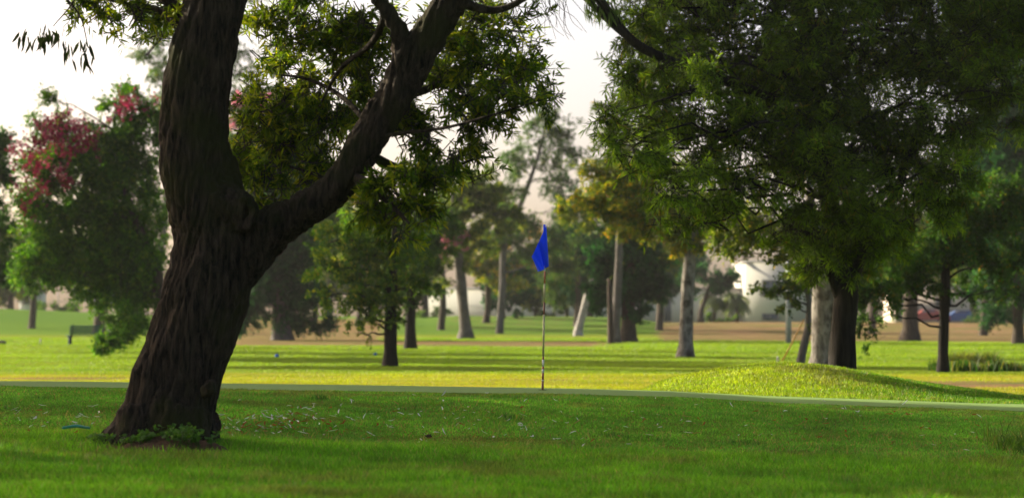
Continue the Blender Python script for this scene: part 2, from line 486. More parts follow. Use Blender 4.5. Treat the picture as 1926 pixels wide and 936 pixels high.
DENS, LIM = 3.4, 3.2
def crown(clumps, leafL, leafW, kind, cols, per_twig=14, twigL=.4, spray=.28, dens=1.0, droop=.25, limit=80000, colnoise=.25):
    """clumps: rows (x,y,z,rx,ry,rz[,density]). Returns verts, faces, colours, twig segments"""
    TC, TD, TT = [], [], []
    dens = dens * DENS; limit = int(limit * LIM)
    for c in clumps:
        p = np.array(c[:3]); r = np.array(c[3:6]); dd = (c[6] if len(c) > 6 else 1) * dens
        area = math.pi * r[0] * r[2]
        nl = area * dd * 3.0 / (leafL * leafW * .6)
        nt = max(2, int(nl / per_twig))
        nsp = max(5, int(nt / 13))
        s = R.normal(0, 1, (nsp, 3)); s /= np.linalg.norm(s, axis=1)[:, None]
        s = s * (R.random(nsp) ** .45)[:, None]
        sc = p + s * r
        k = R.integers(0, nsp, nt)
        rs = r.min() * spray
        tc = sc[k] + R.normal(0, 1, (nt, 3)) * np.array([rs, rs, rs * .7]) * .8
        out = s[k] + R.normal(0, .55, (nt, 3)); out[:, 2] -= droop
        out /= np.linalg.norm(out, axis=1)[:, None]
        TC.append(tc); TD.append(out); TT.append(R.uniform(.55, 1.5, nsp)[k])
    TC = np.concatenate(TC); TD = np.concatenate(TD); TT = np.concatenate(TT)
    nt = len(TC); tl = twigL * R.uniform(.6, 1.3, nt)
    n = nt * per_twig
    if n > limit:
        keep = R.permutation(nt)[:limit // per_twig]; TC, TD, tl, TT = TC[keep], TD[keep], tl[keep], TT[keep]; nt = len(TC); n = nt * per_twig
    t = R.random((nt, per_twig))
    C = TC[:, None] + TD[:, None] * (tl[:, None] * (t - .3))[..., None]
    rd = R.normal(0, 1, (nt, per_twig, 3)); rd -= TD[:, None] * (rd * TD[:, None]).sum(-1, keepdims=True)
    rd /= np.linalg.norm(rd, axis=-1)[..., None]
    D = TD[:, None] * R.uniform(.35, 1.0, (nt, per_twig))[..., None] + rd * .75
    D[..., 2] -= droop * .5
    D /= np.linalg.norm(D, axis=-1)[..., None]
    C = C.reshape(-1, 3); D = D.reshape(-1, 3)
    L = leafL * R.uniform(.65, 1.25, n); W = leafW * R.uniform(.7, 1.25, n)
    V, Fc, k = make_leaves(C, D, L, W, kind)
    tw = np.repeat(R.random(nt), per_twig)
    mixv = np.clip(.6 * tw + .4 * R.random(n), 0, 1)
    pal = np.array([c[:3] for c in cols]); wts = np.array([c[3] for c in cols]); wts = np.cumsum(wts / wts.sum())
    sel = np.searchsorted(wts, mixv * .9999)
    c = pal[np.minimum(sel, len(pal) - 1)] * (1 + colnoise * (R.random((n, 1)) - .5) * 2)
    c = c * np.repeat(TT, per_twig)[:, None]
    return V, Fc, np.repeat(c, k, 0), (TC, TD, tl)

def pxclump(x, y, rx, ry, d, dy=0.0, ryy=None, den=1.0):
    """clump given by photo position and size at distance d (+dy)"""
    D = d + dy; p = P(x, y, D); sx = rx / F * D; sz = ry / F * D
    return (p[0], p[1], p[2], sx, ryy if ryy else max(sx, sz) * .8, sz, den)

def limb(mb, a, b, r0, r1, n=6, sag=.12, seed=0, seg=7):
    a = np.array(a, float); b = np.array(b, float)
    L = np.linalg.norm(b - a)
    t = np.linspace(0, 1, seg)[:, None]
    rr = np.random.default_rng(seed)
    off = rr.normal(0, 1, (seg, 3)) * L * .035; off[0] = 0
    arch = np.zeros((seg, 3)); arch[:, 2] = np.sin(t[:, 0] * math.pi) * L * sag
    mb.tube(a + (b - a) * t + arch + off, np.linspace(r0, r1, seg), n, wob=.06, seed=seed)

def tree(name, label, d, basepx, path, clumps, leafL, leafW, cols, barkm, kind='quad', cat='tree', group=None, extra_crown=(), flowers=None,
         dens=1.0, per_twig=14, twigL=.4, droop=.25, limit=40000, zbase=None, spray=.27, limbs=True, leafm='leaf_far', twigs=False, trunk_n=12):
    """path: rows (xpx, ypx, radius m[, dy]) from base to top of the trunk"""
    bx = P(basepx, HZ, d)[0]
    bz = h1(bx, d) if zbase is None else zbase
    root = empty(name, (bx, d, bz), label, cat, group)
    seed = abs(hash(label)) % 1000 if False else int(sum(map(ord, label)) % 1000)
    mb = MB()
    rows = []
    for r in path:
        p = P(r[0], r[1], d + (r[3] if len(r) > 3 else 0)); rows.append([*p, r[2]])
    rows[0][2] = bz - .15
    r0 = rows[0][3]
    # flared foot
    foot = [rows[0][0], rows[0][1], bz - .15, r0 * 1.55]
    ft2 = [rows[0][0] * .5 + rows[0][0] * .5, rows[0][1], bz + r0 * 1.2, r0 * 1.08]
    cp = curve_pts([foot, ft2] + rows[1:], 6)
    mb.tube(cp[:, :3], cp[:, 3], trunk_n, wob=.06, seed=seed)
    cl = [pxclump(*c[:4], d, *(c[4:])) for c in clumps] + list(extra_crown)
    if limbs:
        tops = cp[len(cp) // 3:]
        for i, c in enumerate(cl):
            c = np.array(c)
            # leave the trunk at the highest point still below the clump
            cand = tops[tops[:, 2] < c[2] - .1 * c[5]]
            s = cand[-1] if len(cand) else tops[0]
            if len(cand) > 3 and i % 2: s = cand[-3]
            low = len(cand) < 2
            if low: s = tops[len(tops) // 3]
            rr = min(s[3] * .5, .03 + .02 * c[3]) * (.2 if low else 1)
            limb(mb, s[:3], c[:3], rr, rr * .25, 6, .16 if low else .08, seed + i)
            for j in range(3):
                e = c[:3] + R.normal(0, .45, 3) * c[3:6]
                limb(mb, s[:3] * .25 + c[:3] * .75, e, rr * .35, rr * .1, 4, .05, seed + i * 7 + j, 4)
    mb.build('trunk', M[barkm], root, smooth=True)
    V, Fc, cc, (TC, TD, tl) = crown(cl, leafL, leafW, kind, cols, per_twig, twigL, spray, dens, droop, limit)
    if twigs:
        tb = MB()
        for p, q, l in zip(TC, TD, tl):
            tb.tube([p - q * l * .6, p + q * l * .1, p + q * l * .75], [.009, .006, .002], 3, cap=False)
        tb.build('twigs', M[barkm], root)
    mesh_np('crown', V, Fc, M[leafm], root, cols=cc)
    if flowers:
        fc = [pxclump(*c[:4], d, *(c[4:])) for c in flowers[0]]
        V, Fc, cc, _ = crown(fc, leafL * .8, leafW * 1.1, kind, flowers[1], 8, twigL * .6, .55, flowers[2], .0, 9000)
        mesh_np('blossom', V, Fc, M['petal'], root, cols=cc)
    return root

DKG = [(.015, .055, .006, 3), (.028, .085, .008, 3), (.06, .13, .012, 1)]
OLV = [(.045, .08, .008, 3), (.085, .13, .010, 3), (.19, .21, .018, 1.8), (.26, .17, .03, .8)]
YEL = [(.04, .09, .006, 2), (.11, .15, .008, 3), (.28, .24, .010, 2), (.34, .17, .015, .9)]
TEAL = [(.010, .050, .018, 3), (.018, .080, .024, 2), (.035, .11, .025, 1)]
GRY = [(.035, .085, .016, 3), (.06, .12, .02, 2), (.15, .16, .03, 1)]
BRT = [(.028, .085, .004, 3), (.055, .15, .006, 3), (.13, .23, .009, 1.6)]

# ------------------------------------------------------------------ the big leaning tree
TD0 = 26.0
def build_big_tree():
    d = TD0
    bx = P(300, 0, d)[0]; bz = h1(bx, d)
    root = empty('leaning_tree', (bx, d, bz), 'huge dark forked tree with leaning furrowed trunk, nearest of all, left of the flag', 'tree')
    S = d / F
    def row(xl, xr, y, dy=0): c = (xl + xr) / 2; p = P(c, y, d + dy); return [*p, (xr - xl) / 2 * S]
    main = [row(160, 418, 880), row(182, 410, 850), row(212, 406, 810), row(236, 407, 760), row(253, 418, 700), row(270, 434, 650), row(285, 450, 600),
            row(300, 468, 550), row(317, 476, 500), row(325, 472, 450), row(320, 466, 400), row(312, 452, 350), row(303, 438, 300),
            row(304, 432, 250), row(307, 431, 200), row(313, 434, 150), row(325, 440, 100), row(340, 449, 50), row(352, 461, 0), row(372, 478, -90), row(392, 488, -200, .1), row(400, 480, -330, .2), row(390, 450, -480, .3)]
    br = [(440, 520, 40, 0), (468, 478, 45, -.02), (512, 430, 40, -.08), (568, 394, 35, -.15), (628, 356, 34, -.2), (676, 290, 35, -.25), (735, 192, 36, -.3), (785, 100, 33, -.35),
          (845, 5, 31, -.4), (905, -80, 27, -.45), (990, -190, 22, -.5), (1080, -320, 14, -.5)]
    brc = [[*P(x, y, d + dy), r * S] for x, y, r, dy in br]
    mb = MB()
    a = curve_pts(main, 5); mb.tube(a[:, :3], a[:, 3], 28, wob=.035, seed=3)
    b = curve_pts(brc, 5); mb.tube(b[:, :3], b[:, 3], 20, wob=.05, seed=4)
    # buttress roots
    for (x0, y0, x1, y1, dy, r0, r1) in ((265, 780, 232, 866, -.42, .22, .12), (320, 780, 322, 872, -.5, .24, .13), (360, 780, 366, 866, -.35, .2, .13), (300, 800, 260, 860, .5, .25, .12), (370, 800, 395, 850, .45, .22, .12)):
        p0 = P(x0, y0, d + dy * .5); p1 = P(x1, y1, d + dy)
        p1[2] = h1(p1[0], p1[1]) - .10
        pm = (p0 + p1) / 2; pm[0] = pm[0] * .6 + p0[0] * .4
        mb.tube([p0, pm, p1], [r0, (r0 + r1) / 2, r1], 12, wob=.03)
    # burl and healed branch scar on the fork side
    mb.tube([P(405, 385, d - .1), P(452, 398, d - .25), P(470, 402, d - .33)], [.28, .19, .12], 14, wob=.05)
    mb.tube([P(444, 372, d - .36), P(466, 374, d - .42), P(478, 400, d - .42), P(466, 426, d - .42), P(444, 432, d - .36), P(434, 402, d - .36)], [.03, .04, .045, .04, .03, .025], 8)
    mb.tube([P(385, 738, d - .45), P(395, 728, d - .56), P(402, 716, d - .5)], [.06, .075, .04], 8, wob=.1)
    # stub high on the limb
    mb.tube([P(760, 120, d - .4), P(752, 60, d - .5), P(728, 20, d - .6), P(690, -30, d - .7)], [.11, .065, .05, .04], 10, wob=.06)
    tmp = mb.build('tmp', M['bark_dark'])
    rm = tmp.modifiers.new('r', 'REMESH'); rm.mode = 'VOXEL'; rm.voxel_size = .022
    sm = tmp.modifiers.new('s', 'SMOOTH'); sm.iterations = 4; sm.factor = .6
    dg = bpy.context.evaluated_depsgraph_get()
    me = bpy.data.meshes.new_from_object(tmp.evaluated_get(dg))
    n = len(me.vertices)
    co = np.empty(n * 3, np.float32); me.vertices.foreach_get('co', co); co = co.reshape(-1, 3)
    no = np.empty(n * 3, np.float32); me.vertex_normals.foreach_get('vector', no); no = no.reshape(-1, 3)
    disp = np.empty(n)
    for i in range(n):
        x, y, z = co[i]
        # furrows run along the lean of the trunk
        q = Vector((float(x - .22 * (z - .3)) * 15, float(y) * 15, float(z) * 1.5))
        r = 1 - abs(noise.noise(q + Vector((0, 0, noise.noise(q * .4) * 1.5)))) * 2.2
        f = noise.noise(Vector((float(x) * 26, float(y) * 26, float(z) * 9)))
        g = noise.noise(Vector((float(x) * 1.8, float(y) * 1.8, float(z) * 1.1)))
        disp[i] = -.036 * max(r, 0) ** 2 + .014 * f + .05 * g + .01
    co = co + no * disp[:, None]
    me.vertices.foreach_set('co', (co - np.array(root.location, np.float32)).astype(np.float32).reshape(-1))
    me.polygons.foreach_set('use_smooth', np.ones(len(me.polygons), bool))
    me.update()
    bpy.data.objects.remove(tmp)
    me.materials.clear(); me.materials.append(M['bark_dark'])
    t = bpy.data.objects.new('trunk', me); link(t, root)
    # limbs carrying the foliage
    lb = MB()
    def L(pts, r0, r1):
        c = curve_pts([[*P(x, y, d + dy), 1] for x, y, dy in pts], 5)
        lb.tube(c[:, :3], np.linspace(r0, r1, len(c)), 7, wob=.05)
    L([(700, 260, -.3), (760, 250, -.5), (840, 240, -.8), (930, 215, -1), (1030, 185, -1.1)], .022, .006)
    L([(740, 180, -.3), (800, 170, .3), (870, 130, .6), (950, 110, .8)], .05, .012)
    L([(660, 330, -.2), (700, 350, -.7), (740, 390, -1), (770, 420, -1.1)], .05, .012)
    L([(690, 290, -.2), (760, 320, .3), (830, 320, .6), (890, 300, .7)], .05, .012)
    L([(700, 240, -.2), (640, 180, .3), (580, 150, .7), (520, 140, .9)], .03, .008)
    L([(640, 350, -.1), (585, 325, .5), (530, 310, .8), (480, 300, .9)], .02, .006)
    L([(728, 20, -.5), (700, 80, -.2), (640, 130, .3), (600, 200, .4)], .04, .01)
    L([(850, 0, -.4), (930, 20, -.4), (1000, -10, -.5), (1080, -60, -.4)], .05, .01)
    L([(340, 30, .1), (280, -40, 0), (220, -60, 0), (150, -50, -.2), (110, -20, -.3)], .07, .02)
    L([(345, 60, -.1), (300, 20, .2), (250, 10, .3), (200, 0, .4)], .04, .01)
    L([(150, -50, -.2), (140, 0, -.3), (100, 50, -.3)], .012, .004)
    L([(110, -20, -.3), (150, 30, -.3), (165, 85, -.3)], .010, .004)
    for k in range(24):
        x0 = 960 + R.uniform(-20, 110); y0 = -20
        pts = [(x0, y0, -.4)]; a = R.uniform(-.5, .8)
        for j in range(4):
            x0 += 26 * math.sin(a); y0 += R.uniform(8, 32); a += R.uniform(-.6, .6); pts.append((x0, y0, -.4 + R.uniform(-.1, .1)))
        L(pts, .004, .0015)
    lb.build('branches', M['bark_dark'], root, smooth=True)
    cl = []
    def c(x, y, rx, ry, dy=0, den=1.0): cl.append(pxclump(x, y, rx, ry, d, dy, .55, den * 1.0))
    # between the stems
    for a in ((540, 90, 100, 70, .9, .55), (640, 60, 90, 60, .7, .8), (600, 190, 95, 60, .9, .8), (500, 200, 50, 40, 1.0, .6), (660, 170, 55, 60, .8, .9), (470, 280, 45, 45, .9, 1.0),
              (560, 280, 80, 45, .8, 1.0), (520, 340, 55, 38, .6, 1.0), (610, 320, 50, 40, .7, .9), (700, 60, 60, 60, .6, .9), (590, 10, 110, 30, .6, .8), (520, 20, 50, 40, .6, .4),
              # right of the limb
              (870, 60, 60, 60, .5, 1.4), (930, 120, 60, 50, .3, 1.5), (985, 140, 35, 36, .1, .9), (1000, 190, 40, 20, -.5, 1.1), (905, 20, 50, 30, .3, 1.0), (1000, 100, 26, 30, .3, .5), (900, 330, 30, 16, .2, .7), (840, 160, 70, 55, .4, 1.1), (960, 180, 50, 30, -.3, 1.4), (1030, 187, 34, 14, -.8, .7), (900, 220, 60, 32, -.4, 1.0),
              (800, 260, 70, 50, .3, 1.1), (870, 290, 55, 32, .2, 1.1), (760, 340, 70, 45, -.5, 1.1), (820, 340, 40, 30, -.4, .9), (740, 400, 60, 34, -.8, 1.1), (700, 380, 45, 28, -.6, 1.0), (795, 395, 35, 25, -.7, .9), (710, 345, 32, 22, -.3, 1), (470, 200, 40, 40, 1.0, .6), (455, 330, 35, 40, .9, 1.2), (500, 380, 36, 22, .7, 1), (570, 350, 44, 26, .6, 1.1), (470, 240, 36, 40, .9, .9), (560, 220, 50, 30, .9, 1), (690, 120, 40, 50, .7, .9), (540, 150, 60, 30, .9, .8), (620, 250, 50, 30, .8, 1), (755, 440, 22, 16, -.9, .8),
              (960, 60, 45, 50, .4, .5), (770, 200, 40, 40, .6, .8),
              # upper left fringe
              (150, 5, 50, 22, .5, 1), (190, 22, 50, 22, .5, 1), (250, 30, 50, 26, .4, 1.2), (310, 20, 40, 34, .4, 1.3), (300, 70, 26, 26, .6, .7), (215, 45, 20, 16, .4, .7), (285, 50, 14, 14, .2, .6)):
        c(*a)
    # crown above the frame
    for k in range(16):
        x = R.uniform(330, 1150); y = R.uniform(-560, -70)
        if 930 < x < 1200 and y > -200: continue
        c(x, y, 110, 75, R.uniform(-1.8, 2.2), .5)
    V, Fc, cc, (TC, TD_, tl) = crown(cl, .095, .018, 'long', [(.034, .07, .004, 3), (.075, .125, .006, 3), (.17, .215, .008, 3), (.32, .31, .012, 1.8)], 16, .24, .34, .5, .1, 110000)
    mesh_np('crown', V, Fc, M['leaf'], root, cols=cc)
    tb = MB()
    for p, q, l in zip(TC, TD_, tl): tb.tube([p - q * l * .7, p + q * l * .1, p + q * l * .6], [.007, .005, .002], 3, cap=False)
    tb.build('twigs', M['bark_mid'], root)
    # loose hanging leaves, upper left
    n = 75
    seg = [(60, 78), (78, 70), (92, 62), (112, 72), (128, 85), (150, 92), (152, 118), (168, 96), (48, 66)]
    C = []; 
    for i in range(n):
        s = seg[i % len(seg)]; C.append(P(s[0] + R.normal(0, 7), s[1] + R.normal(-6, 10), d - .3 + R.normal(0, .06)))
    D = R.normal(0, .28, (n, 3)); D[:, 2] -= 1; D /= np.linalg.norm(D, axis=1)[:, None]
    V, Fc, k = make_leaves(np.array(C), D, R.uniform(.09, .16, n), R.uniform(.022, .034, n), 'long')
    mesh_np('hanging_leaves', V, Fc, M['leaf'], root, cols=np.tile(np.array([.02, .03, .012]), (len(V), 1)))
build_big_tree()

# ------------------------------------------------------------------ right-hand tree whose crown hangs over the mound
def build_right_tree():
    d = 50.0
    cl = []
    def c(x, y, rx, ry, dy=0, den=1.0): cl.append((x, y, rx, ry, dy, 1.0, den))
    rows = [(1200, 60, 60, 55, 0, 1), (1180, 140, 45, 45, -1, .7), (1150, 270, 40, 24, -3, .8), (1140, 215, 38, 36, -3, .55), (1230, 170, 60, 60, -1, .9), (1210, 260, 55, 45, -2, .8), (1185, 300, 50, 28, -3, .9),
            (1290, 80, 90, 80, 0, 1.1), (1300, 210, 85, 75, -1, 1.0), (1290, 320, 70, 60, -2, .95), (1250, 370, 45, 36, -3, .8), (1330, 390, 50, 40, -2, .8), (1400, 100, 100, 100, 0, 1.2), (1420, 250, 90, 90, -1, 1.2),
            (1400, 350, 65, 50, -2, 1.0), (1520, 80, 110, 95, -1, 1.3), (1540, 230, 100, 95, -1, 1.3), (1570, 340, 90, 75, -2, 1.3), (1540, 420, 60, 45, -1, 1.2), (1630, 400, 65, 55, -1, 1.2), (1600, 460, 55, 40, 0, 1.1), (1560, 490, 40, 28, 1, .9),
            (1660, 100, 110, 100, 0, 1.2), (1680, 250, 100, 90, -1, 1.25), (1730, 340, 80, 60, -2, 1.1), (1790, 330, 50, 40, -3, .9), (1800, 120, 100, 90, -1, 1.1), (1820, 240, 80, 50, -2, 1.0), (1890, 60, 80, 70, -1, 1.1), (1880, 170, 60, 50, -2, 1), (1926, 110, 60, 70, 0, 1.1), (1900, 10, 70, 60, 0, 1.1), (1810, 60, 80, 70, 1, 1.1), (1820, 180, 60, 50, 0, 1), (1900, 240, 40, 26, -1, .8), (1540, 500, 45, 26, 0, .9), (1600, 500, 45, 26, 0, .9), (1480, 430, 50, 36, -1, .9), (1670, 480, 40, 30, 0, .9), (1730, 410, 50, 40, -1, .9), (1780, 390, 45, 34, -1, .8), (1300, 420, 36, 26, -2, .7), (1240, 420, 22, 20, -2, .5), (1270, 110, 50, 40, -3, .9), (1340, 140, 50, 40, -3, .9), (1240, 10, 60, 40, -1, .9), (1340, -5, 70, 40, -1, 1), (1440, -5, 70, 40, -1, 1.1), (1540, -10, 70, 45, -1, 1.1), (1640, -5, 70, 45, -1, 1.1), (1740, -5, 70, 45, -1, 1.1), (1840, -10, 70, 45, -1, 1.1), (1940, -10, 70, 60, -1, 1.1), (1480, 150, 70, 60, 1, 1), (1490, 330, 60, 50, 0, 1), (1280, 250, 60, 50, 0, .9), (1680, 440, 45, 30, 0, .9)]
    for r in rows: c(*r)
    for k in range(30):
        c(R.uniform(1180, 2250), R.uniform(-330, -60), 120, 90, R.uniform(-2.5, 3), .3)
    cols = [(.045, .08, .005, 3), (.07, .13, .007, 3), (.12, .19, .009, 2.2), (.18, .16, .02, .8)]
    t = tree('overhanging_tree', 'dark trunked tree behind the mound whose great leafy crown fills the upper right', d, 1590,
             [(1583, 692, .25), (1585, 640, .23), (1590, 580, .215), (1592, 540, .22), (1575, 470, .19, .1), (1560, 380, .17), (1545, 250, .15), (1530, 100, .12), (1510, -80, .09), (1500, -300, .04)],
             cl, .145, .023, cols, 'bark_black', 'long', dens=.47, per_twig=16, twigL=.38, droop=.15, limit=110000, leafm='leaf', twigs=True, spray=.3)
    mb = MB()
    for pts, r0, r1 in (([(1592, 545, 0), (1610, 500, 0), (1640, 440, -.3), (1690, 350, -.8), (1740, 200, -1)], .17, .05),
                        ([(1580, 560, 0), (1568, 530, -.1), (1556, 500, -.2), (1530, 440, -.3)], .10, .05),
                        ([(1540, 240, -.3), (1440, 180, -1), (1300, 130, -1.5), (1200, 85, -2), (1150, 30, -2.2), (1105, -30, -2.4)], .09, .075),
                        ([(1545, 330, 0), (1480, 240, -1.5), (1430, 230, -2), (1380, 250, -2.5)], .05, .02),
                        ([(1200, 85, -2), (1160, 55, -2.2), (1110, 5, -2.2), (1070, -30, -2.2)], .05, .05)):
        cc = curve_pts([[*P(x, y, d + dy), 1] for x, y, dy in pts], 6)
        mb.tube(cc[:, :3], np.linspace(r0, r1, len(cc)), 9, wob=.06)
    mb.build('boughs', M['bark_black'], t, smooth=True)
    n = 60
    C = np.array([P(R.uniform(1095, 1160), R.uniform(-15, 25), d - 2.3) for _ in range(n)])
    D = R.normal(0, .3, (n, 3)); D[:, 2] -= 1; D[:, 0] += .35; D /= np.linalg.norm(D, axis=1)[:, None]
    V, Fc, k = make_leaves(C, D, R.uniform(.2, .34, n), R.uniform(.025, .04, n), 'long')
    mesh_np('hanging_leaves', V, Fc, M['leaf'], t, cols=np.tile(np.array([.09, .14, .03]), (len(V), 1)))
build_right_tree()

# ------------------------------------------------------------------ trees across the course
PINK = [(.17, .010, .035, 2), (.27, .03, .08, 1.2), (.10, .008, .024, 1.6)]
PPALE = [(.45, .18, .24, 2), (.5, .25, .3, 1)]
tree('flowering_tree', 'bushy green tree with deep pink blossom on its left side, left of the leaning trunk', 105, 325, [(325, 668, .28), (315, 600, .24), (290, 500, .2), (250, 400, .15), (220, 300, .1), (215, 220, .06)],
     [(90, 240, 40, 35, 0, None, .45), (100, 185, 26, 24, 0, None, .35), (110, 300, 65, 50, 0, None, .9), (75, 370, 45, 50, 0, None, .9), (230, 200, 40, 30, 0, None, .6), (250, 175, 30, 20, 0, None, .5), (180, 290, 70, 60), (250, 290, 60, 60), (280, 230, 40, 40),
      (150, 380, 75, 60), (240, 390, 70, 70), (90, 450, 60, 50), (170, 470, 80, 55), (260, 480, 60, 60), (60, 510, 35, 30), (120, 510, 45, 30), (200, 540, 65, 40), (270, 560, 50, 45), (230, 600, 45, 30, -2, None, .8), (210, 640, 38, 20, -3, None, .8), (180, 655, 20, 12, -3, None, .8), (255, 620, 30, 20, -2, None, .8)],
     .12, .06, BRT, 'bark_mid', dens=1.15, limit=60000, twigL=.5, droop=.35,
     flowers=([(100, 250, 46, 26, -2), (130, 265, 40, 24, -2.5), (60, 300, 34, 30, -2), (230, 200, 34, 18, -2), (110, 330, 34, 18, -3, None, .6), (75, 350, 30, 26, -3, None, .6), (55, 390, 16, 22, -2, None, .5), (160, 270, 30, 20, -3, None, .6), (110, 235, 40, 22), (70, 290, 30, 22), (150, 225, 35, 18), (60, 330, 22, 20), (110, 290, 30, 16), (195, 240, 25, 14, 0, None, .8), (240, 190, 30, 14, 0, None, .6), (285, 195, 20, 14), (140, 345, 22, 12, 0, None, .4), (80, 390, 14, 12, 0, None, .4)], PINK, .27))
tree('evergreen_tree', 'dark evergreen at the left edge of the view', 135, -40, [(-40, 650, .35), (-38, 560, .3), (-45, 400, .2), (-40, 260, .08)],
     [(-5, 260, 35, 40, 0, None, .8), (-40, 300, 60, 60), (0, 340, 38, 50), (-10, 430, 45, 50), (-30, 500, 60, 50), (5, 500, 28, 40)], .2, .10, DKG, 'bark_mid', dens=.8, limit=12000, twigL=.7)
tree('pine_tree', 'broad dark blue-green tree low to the ground, just right of the leaning trunk', 168, 532, [(532, 640, .5), (530, 600, .4), (528, 540, .3), (525, 480, .2), (520, 420, .1)],
     [(500, 400, 60, 40), (470, 460, 60, 50), (550, 470, 60, 50), (500, 520, 70, 45), (570, 540, 45, 40), (470, 560, 55, 35), (540, 590, 45, 22), (600, 600, 30, 18, 0, None, .6), (460, 600, 22, 25, 0, None, .5), (580, 610, 20, 16, 0, None, .6)],
     .22, .07, TEAL, 'bark_grey', dens=1.5, limit=40000, twigL=.8, droop=.5)
tree('small_leaved_tree', 'olive and yellow leaved tree with a straight dark trunk, midway between leaning trunk and flag', 83, 734, [(734, 690, .2), (734, 640, .19), (736, 580, .18), (738, 520, .14), (740, 460, .1), (745, 400, .05)],
     [(650, 450, 60, 40, 0, None, .75), (620, 500, 45, 36, 0, None, .6), (700, 420, 70, 40, 1), (780, 430, 60, 40, 1), (700, 480, 60, 45), (760, 490, 60, 45), (670, 540, 55, 35, 0, None, .8), (720, 560, 50, 35), (780, 540, 45, 30, 0, None, .9), (640, 580, 40, 22, 0, None, .55), (610, 560, 30, 20, 0, None, .5), (690, 600, 45, 20, 0, None, .6), (750, 600, 30, 16, 0, None, .6), (680, 630, 35, 8, -1, None, .25), (600, 460, 30, 26, 0, None, .4)],
     .105, .052, [(.03, .085, .006, 3), (.06, .13, .008, 3), (.16, .22, .012, 2), (.26, .22, .03, .7)], 'bark_black', dens=.55, limit=42000, twigL=.4, droop=.45)
tree('small_leaved_tree', 'green tree with a thick dark trunk standing behind the olive leaved one', 129, 772, [(772, 655, .26), (772, 600, .24), (775, 540, .2), (780, 460, .12), (790, 400, .06)],
     [(790, 430, 60, 40), (810, 480, 45, 40), (770, 500, 50, 40), (800, 540, 35, 25, 0, None, .7), (740, 540, 40, 25), (820, 420, 40, 35), (770, 560, 30, 14, 0, None, .6)], .17, .085, [(.03, .07, .015, 3), (.05, .10, .02, 3), (.10, .12, .02, 1)], 'bark_black', dens=.75, limit=16000, twigL=.5)
tree('tall_tree', 'grey trunked tree with a touch of pink blossom, between the dark trunked pair and flag', 182, 876, [(876, 637, .42), (874, 600, .36), (868, 540, .34), (862, 480, .3), (855, 430, .2), (850, 340, .1)],
     [(850, 400, 60, 40), (900, 400, 50, 40), (870, 350, 60, 40), (930, 350, 50, 40), (820, 450, 40, 35), (900, 460, 40, 35, 0, None, .8), (850, 490, 30, 22, 0, None, .5), (830, 520, 20, 25, 0, None, .5), (950, 400, 40, 40, 0, None, .8)],
     .26, .13, OLV[:3], 'bark_grey', dens=.7, limit=16000, twigL=.7, flowers=([(852, 450, 26, 20), (870, 440, 12, 10), (835, 470, 16, 10)], PPALE, .6))
tree('bushy_tree', 'low bushy tree with yellowing upper leaves on the far bank, left of the flag', 262, 945, [(945, 598, .25), (945, 570, .2), (945, 520, .12)],
     [(930, 500, 40, 28), (970, 500, 35, 25), (950, 545, 45, 25), (920, 560, 30, 20), (955, 580, 30, 15), (990, 540, 20, 20, 0, None, .6)], .35, .2, TEAL, 'bark_mid', dens=.8, limit=9000, twigL=.8,
     flowers=([(915, 495, 26, 16), (960, 500, 26, 14), (985, 500, 14, 12), (940, 470, 30, 12), (1000, 440, 16, 14)], [(.35, .25, .02, 2), (.25, .2, .02, 1)], .45))
tree('eucalyptus_tree', 'tall airy eucalyptus with a slanting thin trunk rising behind the flag', 230, 935, [(940, 625, .3), (945, 540, .28), (950, 460, .24), (985, 370, .2), (1010, 300, .14), (1030, 220, .07)],
     [(1030, 230, 40, 40, 0, None, .45), (1000, 290, 40, 30, 0, None, .35), (1060, 280, 40, 35, 0, None, .4), (960, 300, 30, 30, 0, None, .3), (1050, 340, 35, 30, 0, None, .4), (960, 370, 35, 25, 0, None, .4), (1040, 400, 30, 25, 0, None, .3), (980, 420, 40, 28, 0, None, .5), (1060, 440, 40, 30, 0, None, .4), (940, 450, 35, 30, 0, None, .6), (1000, 470, 36, 26, 0, None, .6), (1070, 500, 35, 25, 0, None, .6), (1040, 540, 30, 26, 0, None, .55)],
     .26, .10, GRY, 'bark_grey', dens=1.3, limit=14000, twigL=1.0, droop=.5)
tree('eucalyptus_tree', 'tall hazy eucalyptus seen past the left edge of the leaning trunk', 210, 290, [(300, 630, .35), (300, 500, .3), (320, 300, .22), (330, 100, .15), (335, -80, .1)],
     [(310, 40, 35, 40, 0, None, .6), (290, 110, 35, 40, 0, None, .6), (310, 170, 35, 30, 0, None, .6), (440, 90, 40, 50, 0, None, .5), (470, 170, 45, 50, 0, None, .5), (380, 60, 60, 60), (380, 180, 60, 50), (300, 220, 30, 30, 0, None, .7), (500, 110, 30, 30, 0, None, .25), (340, -60, 70, 60), (440, -40, 60, 50)],
     .26, .10, GRY, 'bark_grey', dens=1.2, limit=14000, twigL=.9, droop=.5)
tree('flowering_tree', 'hazy pale pink blossoming tree glimpsed between the two stems of the leaning tree', 170, 520, [(520, 640, .3), (520, 560, .25), (510, 400, .15), (500, 250, .08)],
     [(460, 260, 50, 50, 0, None, .8), (540, 260, 60, 50), (480, 320, 60, 45), (580, 310, 50, 50), (600, 380, 60, 40), (520, 380, 60, 40), (640, 430, 50, 40, 0, None, .8)],
     .22, .10, GRY, 'bark_mid', dens=1.0, limit=14000, twigL=.8, flowers=([(455, 200, 26, 18), (500, 190, 36, 16), (560, 185, 26, 16), (590, 215, 22, 14), (445, 225, 16, 14)], PPALE, .5))
